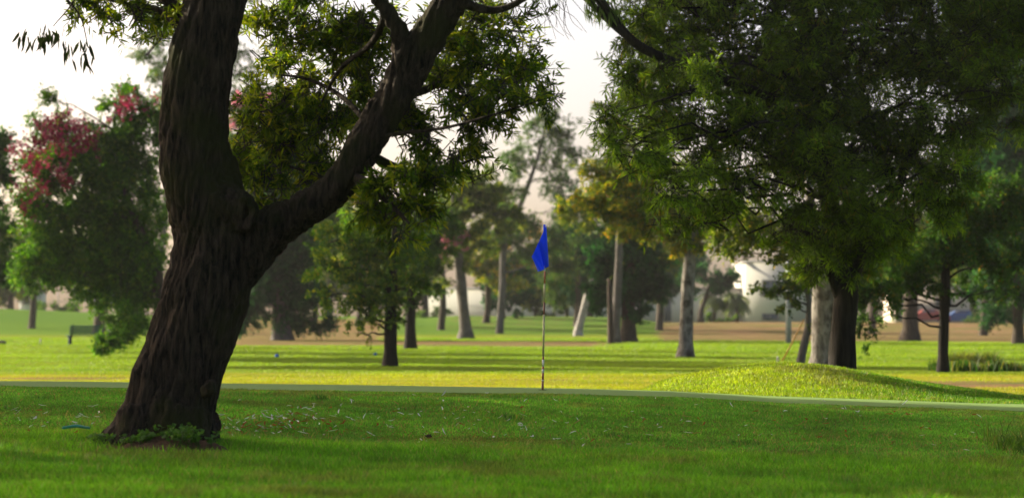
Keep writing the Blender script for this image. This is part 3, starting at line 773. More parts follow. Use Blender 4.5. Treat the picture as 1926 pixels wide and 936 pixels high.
# right of the flag
tree('leaning_bare_trunk', 'leaning pale bare tree stump right of the flag', 205, 1088, [(1088, 632, .30), (1096, 590, .26), (1106, 550, .22), (1116, 518, .13)],
     [(1114, 520, 8, 5, 0, None, .1)], .2, .06, OLV, 'bark_white', dens=.3, limit=60, limbs=False, cat='dead tree')
tree('dead_snag', 'short dead trunk standing hard against the tall slim grey trunk', 152, 1148, [(1149, 645, .17), (1148, 600, .16), (1147, 560, .15), (1147, 524, .12)],
     [(1147, 530, 4, 4, 0, None, .05)], .12, .04, OLV, 'bark_mid', limit=30, limbs=False, cat='dead tree')
tree('slim_tree', 'tall slim grey trunked tree with thin high foliage, right of the flag', 154, 1160, [(1158, 646, .27), (1158, 600, .26), (1162, 540, .23), (1164, 480, .2), (1166, 430, .17), (1170, 340, .13), (1175, 220, .08)],
     [(1160, 200, 35, 40, 0, None, .4), (1180, 260, 50, 40, 0, None, .6), (1120, 300, 30, 30, 0, None, .45), (1150, 350, 50, 40, 0, None, .7), (1110, 400, 45, 26, 0, None, .6), (1200, 390, 40, 30), (1190, 180, 30, 30, 0, None, .5), (1060, 395, 25, 20, 0, None, .5)],
     .2, .085, OLV, 'bark_grey', dens=.95, limit=14000, twigL=.7, droop=.4)
tree('round_tree', 'dense round dark green tree behind the slim grey trunk', 158, 1182, [(1182, 645, .42), (1182, 600, .4), (1182, 560, .35), (1185, 500, .2), (1185, 450, .1)],
     [(1130, 480, 40, 35), (1185, 470, 50, 40), (1225, 500, 36, 36), (1120, 530, 36, 30), (1180, 540, 55, 40), (1225, 545, 32, 28), (1150, 575, 34, 20), (1200, 585, 30, 16), (1180, 430, 50, 25, 0, None, .7)],
     .2, .09, TEAL, 'bark_mid', dens=1.3, limit=18000, twigL=.5)
tree('peeling_bark_tree', 'upright tree with pale peeling bark darkened at its foot, standing alone right of centre', 107, 1290, [(1290, 668, .28), (1290, 620, .26), (1293, 560, .25), (1296, 510, .24), (1300, 470, .2), (1310, 420, .16), (1300, 340, .1)],
     [(1130, 340, 45, 36), (1180, 370, 60, 40), (1120, 390, 40, 25, 0, None, .8), (1230, 400, 50, 36), (1190, 420, 55, 22), (1260, 430, 45, 26), (1290, 400, 50, 40), (1340, 400, 50, 40), (1380, 430, 40, 36, 0, None, .8), (1290, 455, 50, 18), (1060, 380, 30, 25, 0, None, .5), (1220, 330, 50, 40)],
     .13, .055, YEL, 'bark_pale', dens=1.0, limit=30000, twigL=.5, droop=.4)
tree('mottled_trunk_tree', 'tree with a thick pale mottled trunk, left neighbour of the black trunk behind the mound', 76, 1548, [(1545, 690, .30), (1546, 640, .28), (1547, 590, .28), (1548, 540, .29), (1545, 480, .24), (1530, 420, .16), (1520, 340, .1)],
     [(1380, 440, 50, 36, 0, None, .75), (1430, 420, 60, 40), (1370, 480, 35, 22, 0, None, .5), (1450, 455, 55, 30), (1510, 490, 45, 30), (1530, 460, 60, 40), (1340, 420, 30, 25, 0, None, .5), (1560, 520, 35, 25, 0, None, .8)],
     .12, .055, OLV, 'bark_pale', dens=.7, limit=40000, twigL=.4, droop=.5)
tree('sapling', 'thin grey leaning sapling with a low leafy branch, leftmost of the trunks behind the mound', 84, 1508, [(1506, 683, .13), (1512, 650, .12), (1520, 610, .10), (1522, 570, .09), (1515, 540, .05)],
     [(1500, 540, 26, 20), (1470, 560, 32, 16, 0, None, .9), (1440, 545, 20, 12, 0, None, .8), (1480, 575, 20, 9, 0, None, .7), (1515, 520, 20, 20), (1525, 625, 12, 6, 0, None, .4), (1490, 520, 24, 16)],
     .13, .07, [(.04, .08, .015, 3), (.08, .13, .02, 3), (.2, .2, .02, 1)], 'bark_grey', dens=.7, limit=6000, twigL=.35)
tree('slender_tree', 'slim dark trunked tree with grass at its foot, near the right edge', 76, 1774, [(1774, 698, .15), (1774, 640, .14), (1776, 590, .14), (1778, 540, .14), (1780, 480, .1), (1785, 400, .06)],
     [(1680, 500, 50, 40), (1640, 540, 40, 35), (1730, 470, 60, 45), (1800, 440, 70, 50), (1860, 420, 60, 50), (1900, 480, 45, 40, 0, None, .8), (1750, 530, 40, 25, 0, None, .8), (1690, 560, 36, 22, 0, None, .7), (1640, 580, 26, 20, 0, None, .7), (1840, 500, 45, 30, 0, None, .7), (1800, 400, 70, 40), (1880, 370, 60, 50), (1820, 550, 30, 16, 0, None, .35), (1900, 550, 40, 16, 0, None, .35), (1620, 610, 16, 22, 0, None, .5), (1630, 650, 8, 12, 0, None, .4)],
     .11, .05, [(.02, .06, .008, 3), (.04, .10, .01, 3), (.12, .13, .015, 1), (.18, .10, .02, .4)], 'bark_black', dens=.95, limit=42000, twigL=.4, droop=.5)
tree('stout_tree', 'stout brown trunked tree on a grassy rise beyond the slim right hand tree', 168, 1712, [(1712, 641, .5), (1712, 600, .46), (1714, 560, .42), (1716, 500, .3), (1720, 440, .15)],
     [(1700, 430, 60, 50), (1760, 440, 60, 50), (1720, 510, 50, 30), (1770, 500, 40, 26, 0, None, .7), (1660, 480, 50, 36)], .26, .13, OLV[:3], 'bark_mid', dens=.8, limit=12000, twigL=.7)
tree('shade_tree', 'hazy dark tree closing the view at the far right edge', 150, 1915, [(1915, 655, .3), (1915, 600, .28), (1910, 520, .2), (1905, 400, .12)],
     [(1935, 150, 60, 60), (1880, 250, 50, 50), (1930, 330, 50, 60), (1860, 320, 40, 40), (1900, 300, 60, 60), (1880, 380, 50, 50), (1920, 400, 50, 50), (1900, 480, 60, 40), (1860, 540, 36, 30, 0, None, .8), (1920, 550, 40, 36), (1900, 210, 50, 50), (1870, 590, 26, 18)], .2, .09, TEAL, 'bark_mid', dens=1.2, limit=30000, twigL=.7)
tree('umbrella_tree', 'low spreading dark tree in front of the pale boundary building', 285, 1318, [(1318, 604, .3), (1320, 580, .26), (1330, 550, .2), (1340, 520, .12)],
     [(1340, 520, 50, 20), (1370, 535, 34, 18), (1320, 540, 30, 18), (1300, 510, 30, 20, 0, None, .7)], .4, .2, TEAL, 'bark_mid', dens=.9, limit=8000, twigL=.9)
tree('bank_tree', 'brown trunk rising from the left bank behind the bench', 225, 186, [(186, 615, .45), (187, 590, .4), (190, 550, .35), (195, 480, .2)],
     [(190, 480, 50, 40), (240, 500, 50, 36), (150, 500, 40, 30, 0, None, .7)], .32, .16, OLV[:3], 'bark_mid', dens=.7, limit=9000, twigL=.8)
# tree line on and beyond the bank
far_specs = [(20, 'small-crowned tree of the far line, at the far left edge'), (230, 'far line tree behind the pink blossom'), (400, 'far line tree hidden mostly by the leaning trunk'), (620, 'far line tree behind the olive leaved crown'), (700, 'far line tree above the dark trunked pair'), (800, 'far line tree left of the grey trunk'),
             (1010, 'far line tree directly behind the flag'), (1110, 'far line tree behind the pale leaning stump'), (1240, 'far line tree left of the peeling trunk'), (1640, 'far line tree behind the black trunk'), (1830, 'far line tree right of the slim tree'), (1900, 'far line tree at the far right edge')]
far_top = {20: 470, 230: 380, 400: 330, 620: 330, 700: 380, 800: 420, 1010: 480, 1110: 430, 1240: 440, 1640: 380, 1830: 330, 1900: 300}
mid_specs = [(590, 300, 560, 236, 'hazy mid distance tree left of the olive leaved crown'), (675, 330, 540, 248, 'hazy mid distance tree above the olive leaved crown'), (830, 300, 520, 240, 'hazy mid distance tree left of the grey trunk'),
             (915, 330, 560, 252, 'hazy mid distance tree right of the grey trunk'), (1085, 350, 560, 246, 'mid distance tree just right of the flag'), (1240, 300, 520, 240, 'mid distance tree between slim trunk and peeling trunk'),
             (1640, 330, 560, 230, 'mid distance tree right of the black trunk'), (1850, 260, 560, 215, 'mid distance tree right of the slim dark trunk'), (60, 420, 560, 240, 'mid distance tree beneath the pink blossom')]
for x, t_, b_2, dd, lab in mid_specs:
    cl = []
    for k in range(9):
        yy_ = R.uniform(t_ + 20, b_2 - 20); cl.append((x + R.normal(0, 24), yy_, R.uniform(24, 44), 26, R.uniform(-2, 2), None, R.uniform(.5, 1)))
    tree('background_tree', lab, dd, x, [(x, 610, .3), (x + 3, 560, .27), (x, (t_ + 560) / 2, .18), (x, t_ + 30, .07)], cl, .3, .14, [OLV, TEAL, GRY, YEL][int(x) % 4], 'bark_mid', dens=.75, limit=9000, twigL=.9, group='trees beyond the far bank')
for x, lab in far_specs:
    dd = 292 + R.uniform(-8, 26); tp = far_top[x]
    cl = []
    for k in range(8):
        yy_ = R.uniform(tp + 25, 545); w = 30 + 25 * (yy_ - tp) / 200
        cl.append((x + R.normal(0, 30), yy_, w * 1.2, 30, R.uniform(-3, 3), None, .8))
    tree('background_tree', lab, dd, x, [(x, 600, .35), (x, 560, .3), (x, (tp + 560) / 2, .2), (x, tp + 30, .08)], cl, .45, .24, [GRY, TEAL, OLV[:3]][int(x) % 3], 'bark_mid', dens=1.5, limit=9000, twigL=1.2, group='trees beyond the far bank')

# unseen trees to the left that throw the shade over the green and foreground
def shade_tree(x, y, z0, z1, r, label, trunk_r=.3, n=18):
    bz = h1(x, y)
    root = empty('shade_tree', (x, y, bz), label, 'tree', 'trees standing outside the left edge of the view')
    mb = MB()
    c = curve_pts([[x, y, bz - .1, trunk_r * 1.4], [x + .1, y, bz + 1, trunk_r], [x + .2, y + .1, (z0 + z1) / 2, trunk_r * .6], [x, y, z1 - .5, .05]], 6)
    mb.tube(c[:, :3], c[:, 3], 12, wob=.06)
    cl = []
    for k in range(n):
        z = z0 + (z1 - z0) * (k + .5) / n; a = R.uniform(0, 6.28); q = R.uniform(.1, .75) * r
        rr = r * R.uniform(.45, .65)
        cl.append((x + q * math.cos(a), y + q * math.sin(a), z, rr, rr, rr * .6, 1))
        limb(mb, [x + .1, y, z - rr], cl[-1][:3], .07, .02, 5, .05, k)
    mb.build('trunk', M['bark_mid'], root, smooth=True)
    V, Fc, cc, _ = crown(cl, .22, .10, 'quad', DKG, 14, .6, .34, .8, .2, 22000)
    mesh_np('crown', V, Fc, M['leaf_far'], root, cols=cc)
for a in ((-24, 27.5, 6, 12, 3.2, 'leafy tree outside the left edge, nearest to the camera'), (-24, 33, 6.5, 12.6, 3.2, 'leafy tree outside the left edge, second from the camera'),
          (-24.3, 38.5, 6.5, 12.0, 3.2, 'leafy tree outside the left edge, level with the green'), (-24.5, 44, 7, 14, 3.2, 'leafy tree outside the left edge, beyond the green'),
          (-25, 49.5, 8.5, 14.8, 3.1, 'taller tree outside the left edge, behind the green'), (-19.5, 63, 12.5, 20, 3.0, 'tallest tree outside the left edge'), (-26, 104, 7.5, 17, 3.6, 'leafy tree far outside the left edge, level with the bench'),
          (-34, 130, 8, 18, 3.8, 'leafy tree far outside the left edge, beyond the bench'), (-19, 57.0, 11.7, 13.8, 2.3, 'high headed tree outside the left edge'), (-24.5, 93, 7, 10.8, 2.8, 'leafy tree far outside the left edge, nearer than the bench')):
    shade_tree(*a)

# ------------------------------------------------------------------ flag
def build_flag():
    d = 36.3
    bx = P(1020.5, 0, d)[0]; bz = h1(bx, d)
    root = empty('golf_flag', (bx, d, bz), 'blue golf flag drooping on a thin banded flagstick at the hole', 'flagstick')
    Y0 = 735.0; zb = bz
    topx, boty = 1026.5, 733.
    def pt(y):
        t = (boty - y) / (boty - 421.); p = P(1020.5 + (topx - 1020.5) * t, y, d); p[2] = zb + (p[2] - P(0, boty, d)[2]); return p
    bands = [(421, 508, 'white'), (508, 531, 'red'), (531, 566, 'tan'), (566, 589, 'darkred'), (589, 669, 'tan'), (669, 674, 'red'), (674, 687, 'white'), (687, 692, 'red'), (692, 699, 'white'), (699, 712, 'red'), (712, 714, 'white'), (714, 737, 'darkred')]
    cm = dict(white=plain('flagstick_white', (.62, .62, .58), .35), red=plain('flagstick_red', (.30, .06, .03), .4, .3), darkred=plain('flagstick_dark_red', (.16, .035, .02), .4, .3), tan=plain('flagstick_yellow', (.36, .34, .17), .4, .2))
    for i, (a, b, c) in enumerate(bands):
        mb = MB(); r = lambda y: .0085 + (y - 421) / 312 * .006
        mb.tube([pt(a), pt((a + b) / 2), pt(b)], [r(a), r((a + b) / 2), r(b)], 12)
        o = mb.build('pole' if i == 0 else 'band', cm[c], root, smooth=True)
        tag(o, label={'white': 'white stretch of the flagstick', 'red': 'red band', 'darkred': 'dark red band', 'tan': 'dull yellow stretch'}[c])
    # cloth: hoist on the stick, fly folded down to the lower left
    nu, nv = 34, 26
    A = np.array([1027.5, 421.]); B = np.array([1031., 499.]); C = np.array([1013., 509.]); D = np.array([1000., 481.])
    off = P(0, boty, d)[2] - zb
    V = []
    for j in range(nv):
        v = j / (nv - 1)
        for i in range(nu):
            u = i / (nu - 1)
            # u: from stick to the fly, v: top to bottom
            top = A + (D - A) * u; bot = B + (C - B) * u
            p = top + (bot - top) * v
            p = p + np.array([1.2 * math.sin(u * 9 + v * 2) * v, 1.3 * math.sin(u * 3.1)])
            w = P(p[0], p[1], d)
            w[1] += -.02 - .035 * math.sin(u * 7.5 + v * 1.5) * (.25 + .75 * v) - .012 * math.sin(u * 19 + v * 5) * (.3 + u) - .02 * u
            w[2] -= off
            V.append(w)
    V = np.array(V)
    id_ = np.arange(nu * nv).reshape(nv, nu)
    q = np.stack([id_[:-1, :-1], id_[:-1, 1:], id_[1:, 1:], id_[1:, :-1]], -1).reshape(-1, 4)
    m, nt, out = new_mat('blue_cloth')
    b = N(nt, 'ShaderNodeBsdfPrincipled'); val(nt, b, Roughness=.6); b.inputs['Base Color'].default_value = (.006, .09, .75, 1)
    b.inputs['Sheen Weight'].default_value = .3
    tr = N(nt, 'ShaderNodeBsdfTranslucent'); tr.inputs[0].default_value = (.006, .16, 1.0, 1)
    wv = N(nt, 'ShaderNodeTexNoise'); val(nt, wv, Scale=260, Detail=2)
    bp = N(nt, 'ShaderNodeBump'); val(nt, bp, Strength=.3, Distance=.002); nt.links.new(wv.outputs[0], bp.inputs['Height']); nt.links.new(bp.outputs[0], b.inputs['Normal'])
    ms = N(nt, 'ShaderNodeMixShader'); ms.inputs[0].default_value = .5
    nt.links.new(b.outputs[0], ms.inputs[1]); nt.links.new(tr.outputs[0], ms.inputs[2]); nt.links.new(ms.outputs[0], out.inputs[0])
    fo = mesh_np('flag', V, q, m, root, smooth=True)
    so = fo.modifiers.new('t', 'SOLIDIFY'); so.thickness = .002
    # the fold tucked behind the stick
    V = []
    for j in range(14):
        v = j / 13
        for i in range(5):
            u = i / 4
            w = P(1022 + u * (5.5 + 3.0 * v), 420.5 + v * 76, d + .03 + .02 * math.sin(u * 3.14)); w[2] -= off; V.append(w)
    id_ = np.arange(70).reshape(14, 5); q = np.stack([id_[:-1, :-1], id_[:-1, 1:], id_[1:, 1:], id_[1:, :-1]], -1).reshape(-1, 4)
    f2 = mesh_np('flag_fold', np.array(V), q, m, root, smooth=True)
    so = f2.modifiers.new('t', 'SOLIDIFY'); so.thickness = .002
    hole_disc = MB(); hole_disc.tube([(bx, d, bz + .014), (bx, d, bz + .018)], [.055, .053], 20)  # flat dark disc, its colour stands in for the shade inside the hole
    hole_disc.build('hole_shade_disc', plain('hole_shadow', (.02, .02, .02), .9), root)
build_flag()

# ------------------------------------------------------------------ bench
def build_bench():
    d = 142.; c = P(158, 650, d); bz = h1(c[0], d)
    root = empty('park_bench', (c[0], d, bz), 'teal slatted park bench half hidden by hanging foliage on the left fairway', 'bench')
    rz = math.radians(-152)
    tl = plain('bench_teal_paint', (.035, .10, .10), .8); dk = plain('bench_dark_leg', (.008, .02, .025), .8)
    ca, sa = math.cos(rz), math.sin(rz)
    def W(x, y, z): return (c[0] + x * ca - y * sa, d + x * sa + y * ca, bz + z)
    s = MB()
    for k in range(4): s.box(W(0, -.24 + k * .13, .45), (1.75, .10, .04), rz)
    s.build('seat', tl, root)
    b = MB()
    for k in range(4): b.box(W(0, .27 + k * .045, .56 + k * .115), (1.75, .03, .09), rz, 0)
    b.build('backrest', tl, root)
    for x in (-.72, .72):
        l = MB()
        l.box(W(x, -.05, .40), (.08, .6, .06), rz); l.box(W(x, -.05, .2), (.10, .30, .40), rz); l.box(W(x, -.05, .02), (.12, .5, .05), rz)
        l.tube([W(x, .2, .4), W(x, .33, .75), W(x, .42, 1.0)], [.035, .03, .03], 8)
        l.build('leg', dk, root)
build_bench()

# ------------------------------------------------------------------ small markers, post, guy line, litter
def marker(name, x, y, d, hgt, r, mat, label, cat, group=None):
    p = P(x, y, d); z = h1(p[0], d)
    mb = MB(); mb.tube([(p[0], d, z - .03), (p[0], d, z + hgt * .7), (p[0], d, z + hgt * .9), (p[0], d, z + hgt)], [r, r, r * .8, r * .3], 10)
    o = mb.build(name, mat, None, True, origin=(p[0], d, z)); return tag(o, label, cat, group)
wh = plain('marker_white', (.45, .45, .43), .8); bl = plain('marker_blue', (.01, .05, .40), .8)
marker('yardage_stake', 76, 650, 141, .3, .04, wh, 'short white stake on the lit grass left of the bench', 'stake')
marker('yardage_stake', 1463, 685, 88, .3, .03, wh, 'short white stake beside the orange guy line behind the mound', 'stake')
marker('tee_marker', 521, 669, 105, .12, .07, bl, 'small blue tee marker on the shaded fairway left of the olive leaved tree', 'tee marker')
marker('tee_marker', 706, 666, 110, .12, .07, bl, 'small blue tee marker close to the straight dark trunk', 'tee marker')
def rock(name, x, y, d, s, mat, label, cat):
    p = P(x, y, d); z = h1(p[0], d)
    v, f = [], []
    nlat, nlon = 7, 10
    for i in range(nlat):
        th = math.pi * i / (nlat - 1)
        for j in range(nlon):
            ph = 2 * math.pi * j / nlon
            q = Vector((math.sin(th) * math.cos(ph), math.sin(th) * math.sin(ph), math.cos(th)))
            k = 1 + .35 * noise.noise(q * 1.7 + Vector((x, y, 0)))
            v.append((p[0] + q.x * s * k, d + q.y * s * k, z + .2 * s + q.z * s * .6 * k))
    for i in range(nlat - 1):
        for j in range(nlon): f.append([i * nlon + j, i * nlon + (j + 1) % nlon, (i + 1) * nlon + (j + 1) % nlon, (i + 1) * nlon + j])
    return tag(mesh_np(name, v, np.array(f), mat, None, True, origin=(p[0], d, z)), label, cat)
rock('stone', 2, 648, 146, .26, plain('dark_stone', (.03, .03, .035)), 'dark rounded stone at the left edge of the fairway', 'stone')
rock('clod', 806, 833, 28.9, .035, plain('clod_brown', (.06, .04, .025), .9), 'small dark brown clod where the slope meets the longer grass', 'clod')

post = MB(); pp = P(1483, 645, 152); pz = h1(pp[0], 152)
post.tube([(pp[0], 152, pz - .1), (pp[0], 152, pz + 2.2), (pp[0], 152, pz + 7.5)], [.16, .155, .12], 12)
tag(post.build('utility_pole', plain('galvanised', (.28, .31, .34), .5, .1, 2), None, True, origin=(pp[0], 152, pz)), 'smooth blue-grey pole standing on the dirt left of the sapling', 'pole')
gl = MB(); a = P(1512, 600, 86); b_ = P(1466, 686, 87); b_[2] = h1(b_[0], 87)
gl.tube([a, (a + b_) / 2 + np.array([0, 0, -.03]), b_], [.022, .022, .022], 6)
a2 = a + np.array([.12, .2, 0]); b2 = b_ + np.array([.22, .3, 0])
tag(gl.build('guy_line', plain('orange_sleeve', (.55, .30, .06), .5), None, True, origin=tuple(b_)), 'slanting orange sleeved guy line staked left of the sapling', 'guy line')

st = MB(); p0 = P(118, 833, 26.9); p1 = P(168, 830, 27.2)
for p in (p0, p1): p[2] = h1(p[0], p[1]) + .085
st.tube([p0, (p0 + p1) / 2 + np.array([0, 0, .02]), p1], [.012, .016, .012], 8)
tag(st.build('hose', plain('turquoise_plastic', (.02, .30, .20), .4), None, True, origin=tuple(p0)), 'short turquoise length of hose in the grass left of the big trunk', 'hose')

# fallen leaves on the slope
def leaf_mesh(nm, L, W, curl):
    n = 9; V = []
    for i in range(n):
        t = i / (n - 1); w = W * math.sin(math.pi * (t * .92 + .04)) ** .8
        x = (t - .5) * L; y = curl * L * (t - .5) ** 2; z = .012 + .35 * abs(curl) * L * abs(t - .5) * .6
        V += [(x, y - w / 2, z + w * .35), (x, y, z), (x, y + w / 2, z + w * .35)]
    f = []
    for i in range(n - 1):
        for k in range(2):
            a = i * 3 + k; f.append([a, a + 3, a + 4, a + 1])
    return V, np.array(f)
pale = plain('dry_leaf_silver', (.72, .71, .66), .6, .15, 20); brown = plain('dry_leaf_brown', (.34, .09, .03), .8, .3, 20); dkl = plain('dry_leaf_tan', (.38, .20, .06), .6, .3, 20)
protos = {}
for nm, mt in (('pale', pale), ('brown', brown), ('tan', dkl)):
    protos[nm] = []
    for i in range(4):
        V, f = leaf_mesh(nm, [.11, .09, .13, .075][i], [.018, .026, .016, .024][i] * (1.25 if nm != 'pale' else 1), [.8, -.5, .3, -1.1][i])
        me = bpy.data.meshes.new('fallen_leaf'); me.from_pydata(V, [], f.tolist()); me.materials.append(mt); me.update()
        protos[nm].append(me)
def leaf_at(xp, yp, kind, label, group):
    # walk the ray down the slope
    d = 27.
    for _ in range(60):
        p = P(xp, yp, d)
        if h1(p[0], d) >= p[2]: break
        d += .14
    o = bpy.data.objects.new('fallen_leaf', random.choice(protos[kind])); COL.objects.link(o)
    o.location = (p[0], d, h1(p[0], d) + .034)
    o.rotation_euler = (R.normal(0, .35), R.normal(0, .35), R.uniform(0, 6.28)); s = R.uniform(.42, .85); o.scale = (s, s, s)
    tag(o, label, 'leaf', group)
LP = 'pale silvery fallen leaf lying on the slope below the green'
LB = 'reddish brown fallen leaf lying on the slope below the green'
LT = 'tan yellow fallen leaf lying on the slope below the green'
for k in range(250):
    q = R.random()
    if q < .40: x, y = R.normal(510, 100), R.normal(800, 18)
    elif q < .52: x, y = R.uniform(0, 220), R.normal(795, 14)
    elif q < .78: x, y = R.normal(880, 230), R.normal(804, 20)
    else: x, y = R.uniform(430, 1850), R.uniform(745, 845)
    y = max(y, 742) + (x > 1000) * (x - 1000) * .02
    if 190 < x < 410: continue
    leaf_at(x, y, 'pale', LP, 'pale fallen leaves on the slope')
for k in range(150):
    x, y = (R.normal(520, 90), R.normal(806, 12)) if k % 2 else (R.uniform(20, 1850), R.uniform(770, 850))
    if 190 < x < 410: continue
    leaf_at(x, y + (x > 1000) * (x - 1000) * .015, 'brown', LB, 'brown fallen leaves on the slope')
for k in range(24):
    x, y = R.uniform(430, 1850), R.uniform(760, 845)
    leaf_at(x, y, 'tan', LT, 'tan fallen leaves on the slope')

# soil heap and weeds at the foot of the big tree
n = 40
sx = np.linspace(-1, 1, n); SX, SY = np.meshgrid(sx, sx)
ctr = P(335, 858, 25.35)
wx = ctr[0] + SX * .62; wy = 25.3 + SY * .5
bump = np.clip(1 - SX ** 2 - SY ** 2, 0, 1) ** 1.3
wz = H(wx, wy) - .02 + bump * (.13 + .10 * (vnoise(wx, wy, .10, 31) - .5) + .05 * (vnoise(wx, wy, .04, 32) - .5)) 
id_ = np.arange(n * n).reshape(n, n); q = np.stack([id_[:-1, :-1], id_[:-1, 1:], id_[1:, 1:], id_[1:, :-1]], -1).reshape(-1, 4)
tag(mesh_np('soil', np.stack([wx, wy, wz], -1), q, plain('bare_soil', (.095, .06, .032), .95, .6, 22, 1.0), smooth=True), kind='structure')
def weed(x, y, d, w, hgt, nst, label):
    p = P(x, y, d); z = max(h1(p[0], d), 0) + .03
    root = empty('weed', (p[0], d, z), label, 'plant', 'weeds around the foot of the big tree')
    C, D, sb = [], [], MB()
    for k in range(nst):
        bx_, by_ = p[0] + R.normal(0, w * .45), d + R.normal(0, .09)
        hh = hgt * R.uniform(.5, 1.2); tx, ty = bx_ + R.normal(0, .05), by_ + R.normal(0, .05)
        zz = z + .06 * max(0, 1 - abs(bx_ - ctr[0]) / .6)
        sb.tube([(bx_, by_, zz - .05), (tx, ty, zz + hh)], [.004, .002], 4)
        for j in range(7):
            t = R.uniform(.3, 1.05); C.append((bx_ + (tx - bx_) * t, by_ + (ty - by_) * t, zz + hh * t))
            a = R.uniform(0, 6.28); D.append((math.cos(a), math.sin(a), R.uniform(-.2, .5)))
    C = np.array(C); D = np.array(D); D /= np.linalg.norm(D, axis=1)[:, None]
    V, Fc, kk = make_leaves(C, D, R.uniform(.035, .06, len(C)), R.uniform(.03, .05, len(C)), 'quad')
    cc = np.repeat(np.array([[.06, .15, .02]]) * R.uniform(.7, 1.4, (len(C), 1)), 4, 0)
    sb.build('stem', M['grass'], root, cols=np.tile([.05, .1, .02], (sum(len(v) for v in sb.v), 1)))
    mesh_np('foliage', V, Fc, M['grass'], root, cols=cc)
weed(305, 840, 25.35, .22, .12, 26, 'light green weeds on top of the soil heap against the trunk')
weed(358, 862, 25.0, .2, .14, 34, 'densest leafy weed patch on the right of the soil heap')
weed(255, 846, 25.2, .14, .07, 12, 'thin weeds at the left of the soil heap')
weed(190, 850, 25.4, .12, .07, 14, 'small weeds beside the left root of the big tree')

# ------------------------------------------------------------------ beyond the bank: buildings, fence, palms, cars
wallm = plain('render_cream', (.60, .585, .53), .8, .06, .4); glass = plain('dark_glass', (.09, .10, .12), .25, .1)
conc = plain('concrete', (.32, .30, .27), .85, .1, 1); roofm = plain('roof_grey', (.35, .34, .33), .8)
def building(name, label, xl, xr, ytop, ybot, d, depth, wins, cat='building', wall=wallm):
    a = P(xl, ytop, d); b = P(xr, ybot, d)
    zb = h1((a[0] + b[0]) / 2, d) - .3
    root = empty(name, ((a[0] + b[0]) / 2, d, zb), label, cat)
    w = b[0] - a[0]; h = a[2] - zb
    mb = MB(); mb.box(((a[0] + b[0]) / 2, d + depth / 2, zb + h / 2), (w, depth, h)); mb.build('wall', wall, root)
    rf = MB(); rf.box(((a[0] + b[0]) / 2, d + depth / 2, zb + h + .15), (w + .4, depth + .4, .3)); rf.build('roof', roofm, root)
    for (x0, y0, x1, y1) in wins:
        p = P(x0, y0, d); q = P(x1, y1, d)
        f = MB(); cxm, cz = (p[0] + q[0]) / 2, (p[2] + q[2]) / 2; ww, hh = q[0] - p[0], p[2] - q[2]
        for sx_, sz_, bw, bh in ((0, hh / 2, ww + .2, .1), (0, -hh / 2, ww + .2, .1), (-ww / 2, 0, .1, hh), (ww / 2, 0, .1, hh), (0, 0, .06, hh)):
            f.box((cxm + sx_, d - .04, cz + sz_), (bw, .12, bh))
        fo = f.build('window', conc, root)
        g = MB(); g.box((cxm, d - .02, cz), (ww, .06, hh)); go = g.build('pane', glass, None)
        go.data.transform(__import__('mathutils').Matrix.Translation(-Vector(root.location))); go.parent = fo
    return root
building('warehouse', 'tall cream building with a dark window, right of the peeling bark tree', 1403, 1560, 494, 605, 330, 18, [(1434, 527, 1464, 556), (1434, 590, 1464, 602), (1520, 527, 1550, 556)])
building('warehouse', 'long low cream building behind the trees in the middle', 800, 1398, 545, 605, 335, 14, [(1140, 556, 1165, 574), (1250, 562, 1262, 604)])
building('warehouse', 'pale low building far behind the slim right hand tree', 1690, 1990, 545, 606, 340, 14, [(1760, 560, 1790, 575), (1850, 560, 1880, 575)], wall=plain('render_pink', (.5, .42, .36), .8, .06, .4))
building('shed', 'small white roofed shed behind the fence at the far left', 36, 70, 545, 580, 312, 6, [(40, 560, 66, 572)], cat='shed', wall=plain('render_white', (.62, .62, .6), .8, .06))
# chain fence at the left
fr_ = empty('fence', (P(0, 0, 300)[0], 300, h1(P(100, 0, 300)[0], 300)), 'grey wire fence with posts along the top of the left bank', 'fence')
pm = plain('fence_post_grey', (.35, .36, .36), .6)
zf = h1(P(100, 0, 300)[0], 300)
xsF = np.arange(P(-60, 0, 300)[0], P(300, 0, 300)[0], 1.9)
for x in xsF:
    mb = MB(); mb.tube([(x, 300, h1(x, 300) - .2), (x, 300, zf + 3.0)], [.06, .06], 8); mb.build('post', pm, fr_)
mb = MB()
for z in (.3, 1.6, 2.95): mb.tube([(xsF[0], 300, zf + z), (xsF[-1], 300, zf + z)], [.03, .03], 6)
mb.build('rail', pm, fr_)
mb = MB()
for x in np.arange(xsF[0], xsF[-1], .22): mb.box((x, 300, zf + 1.6), (.02, .02, 2.7))
for z in np.arange(.4, 2.9, .25): mb.box(((xsF[0] + xsF[-1]) / 2, 300.03, zf + z), (xsF[-1] - xsF[0], .015, .015))
mb.build('wire_mesh', pm, fr_)

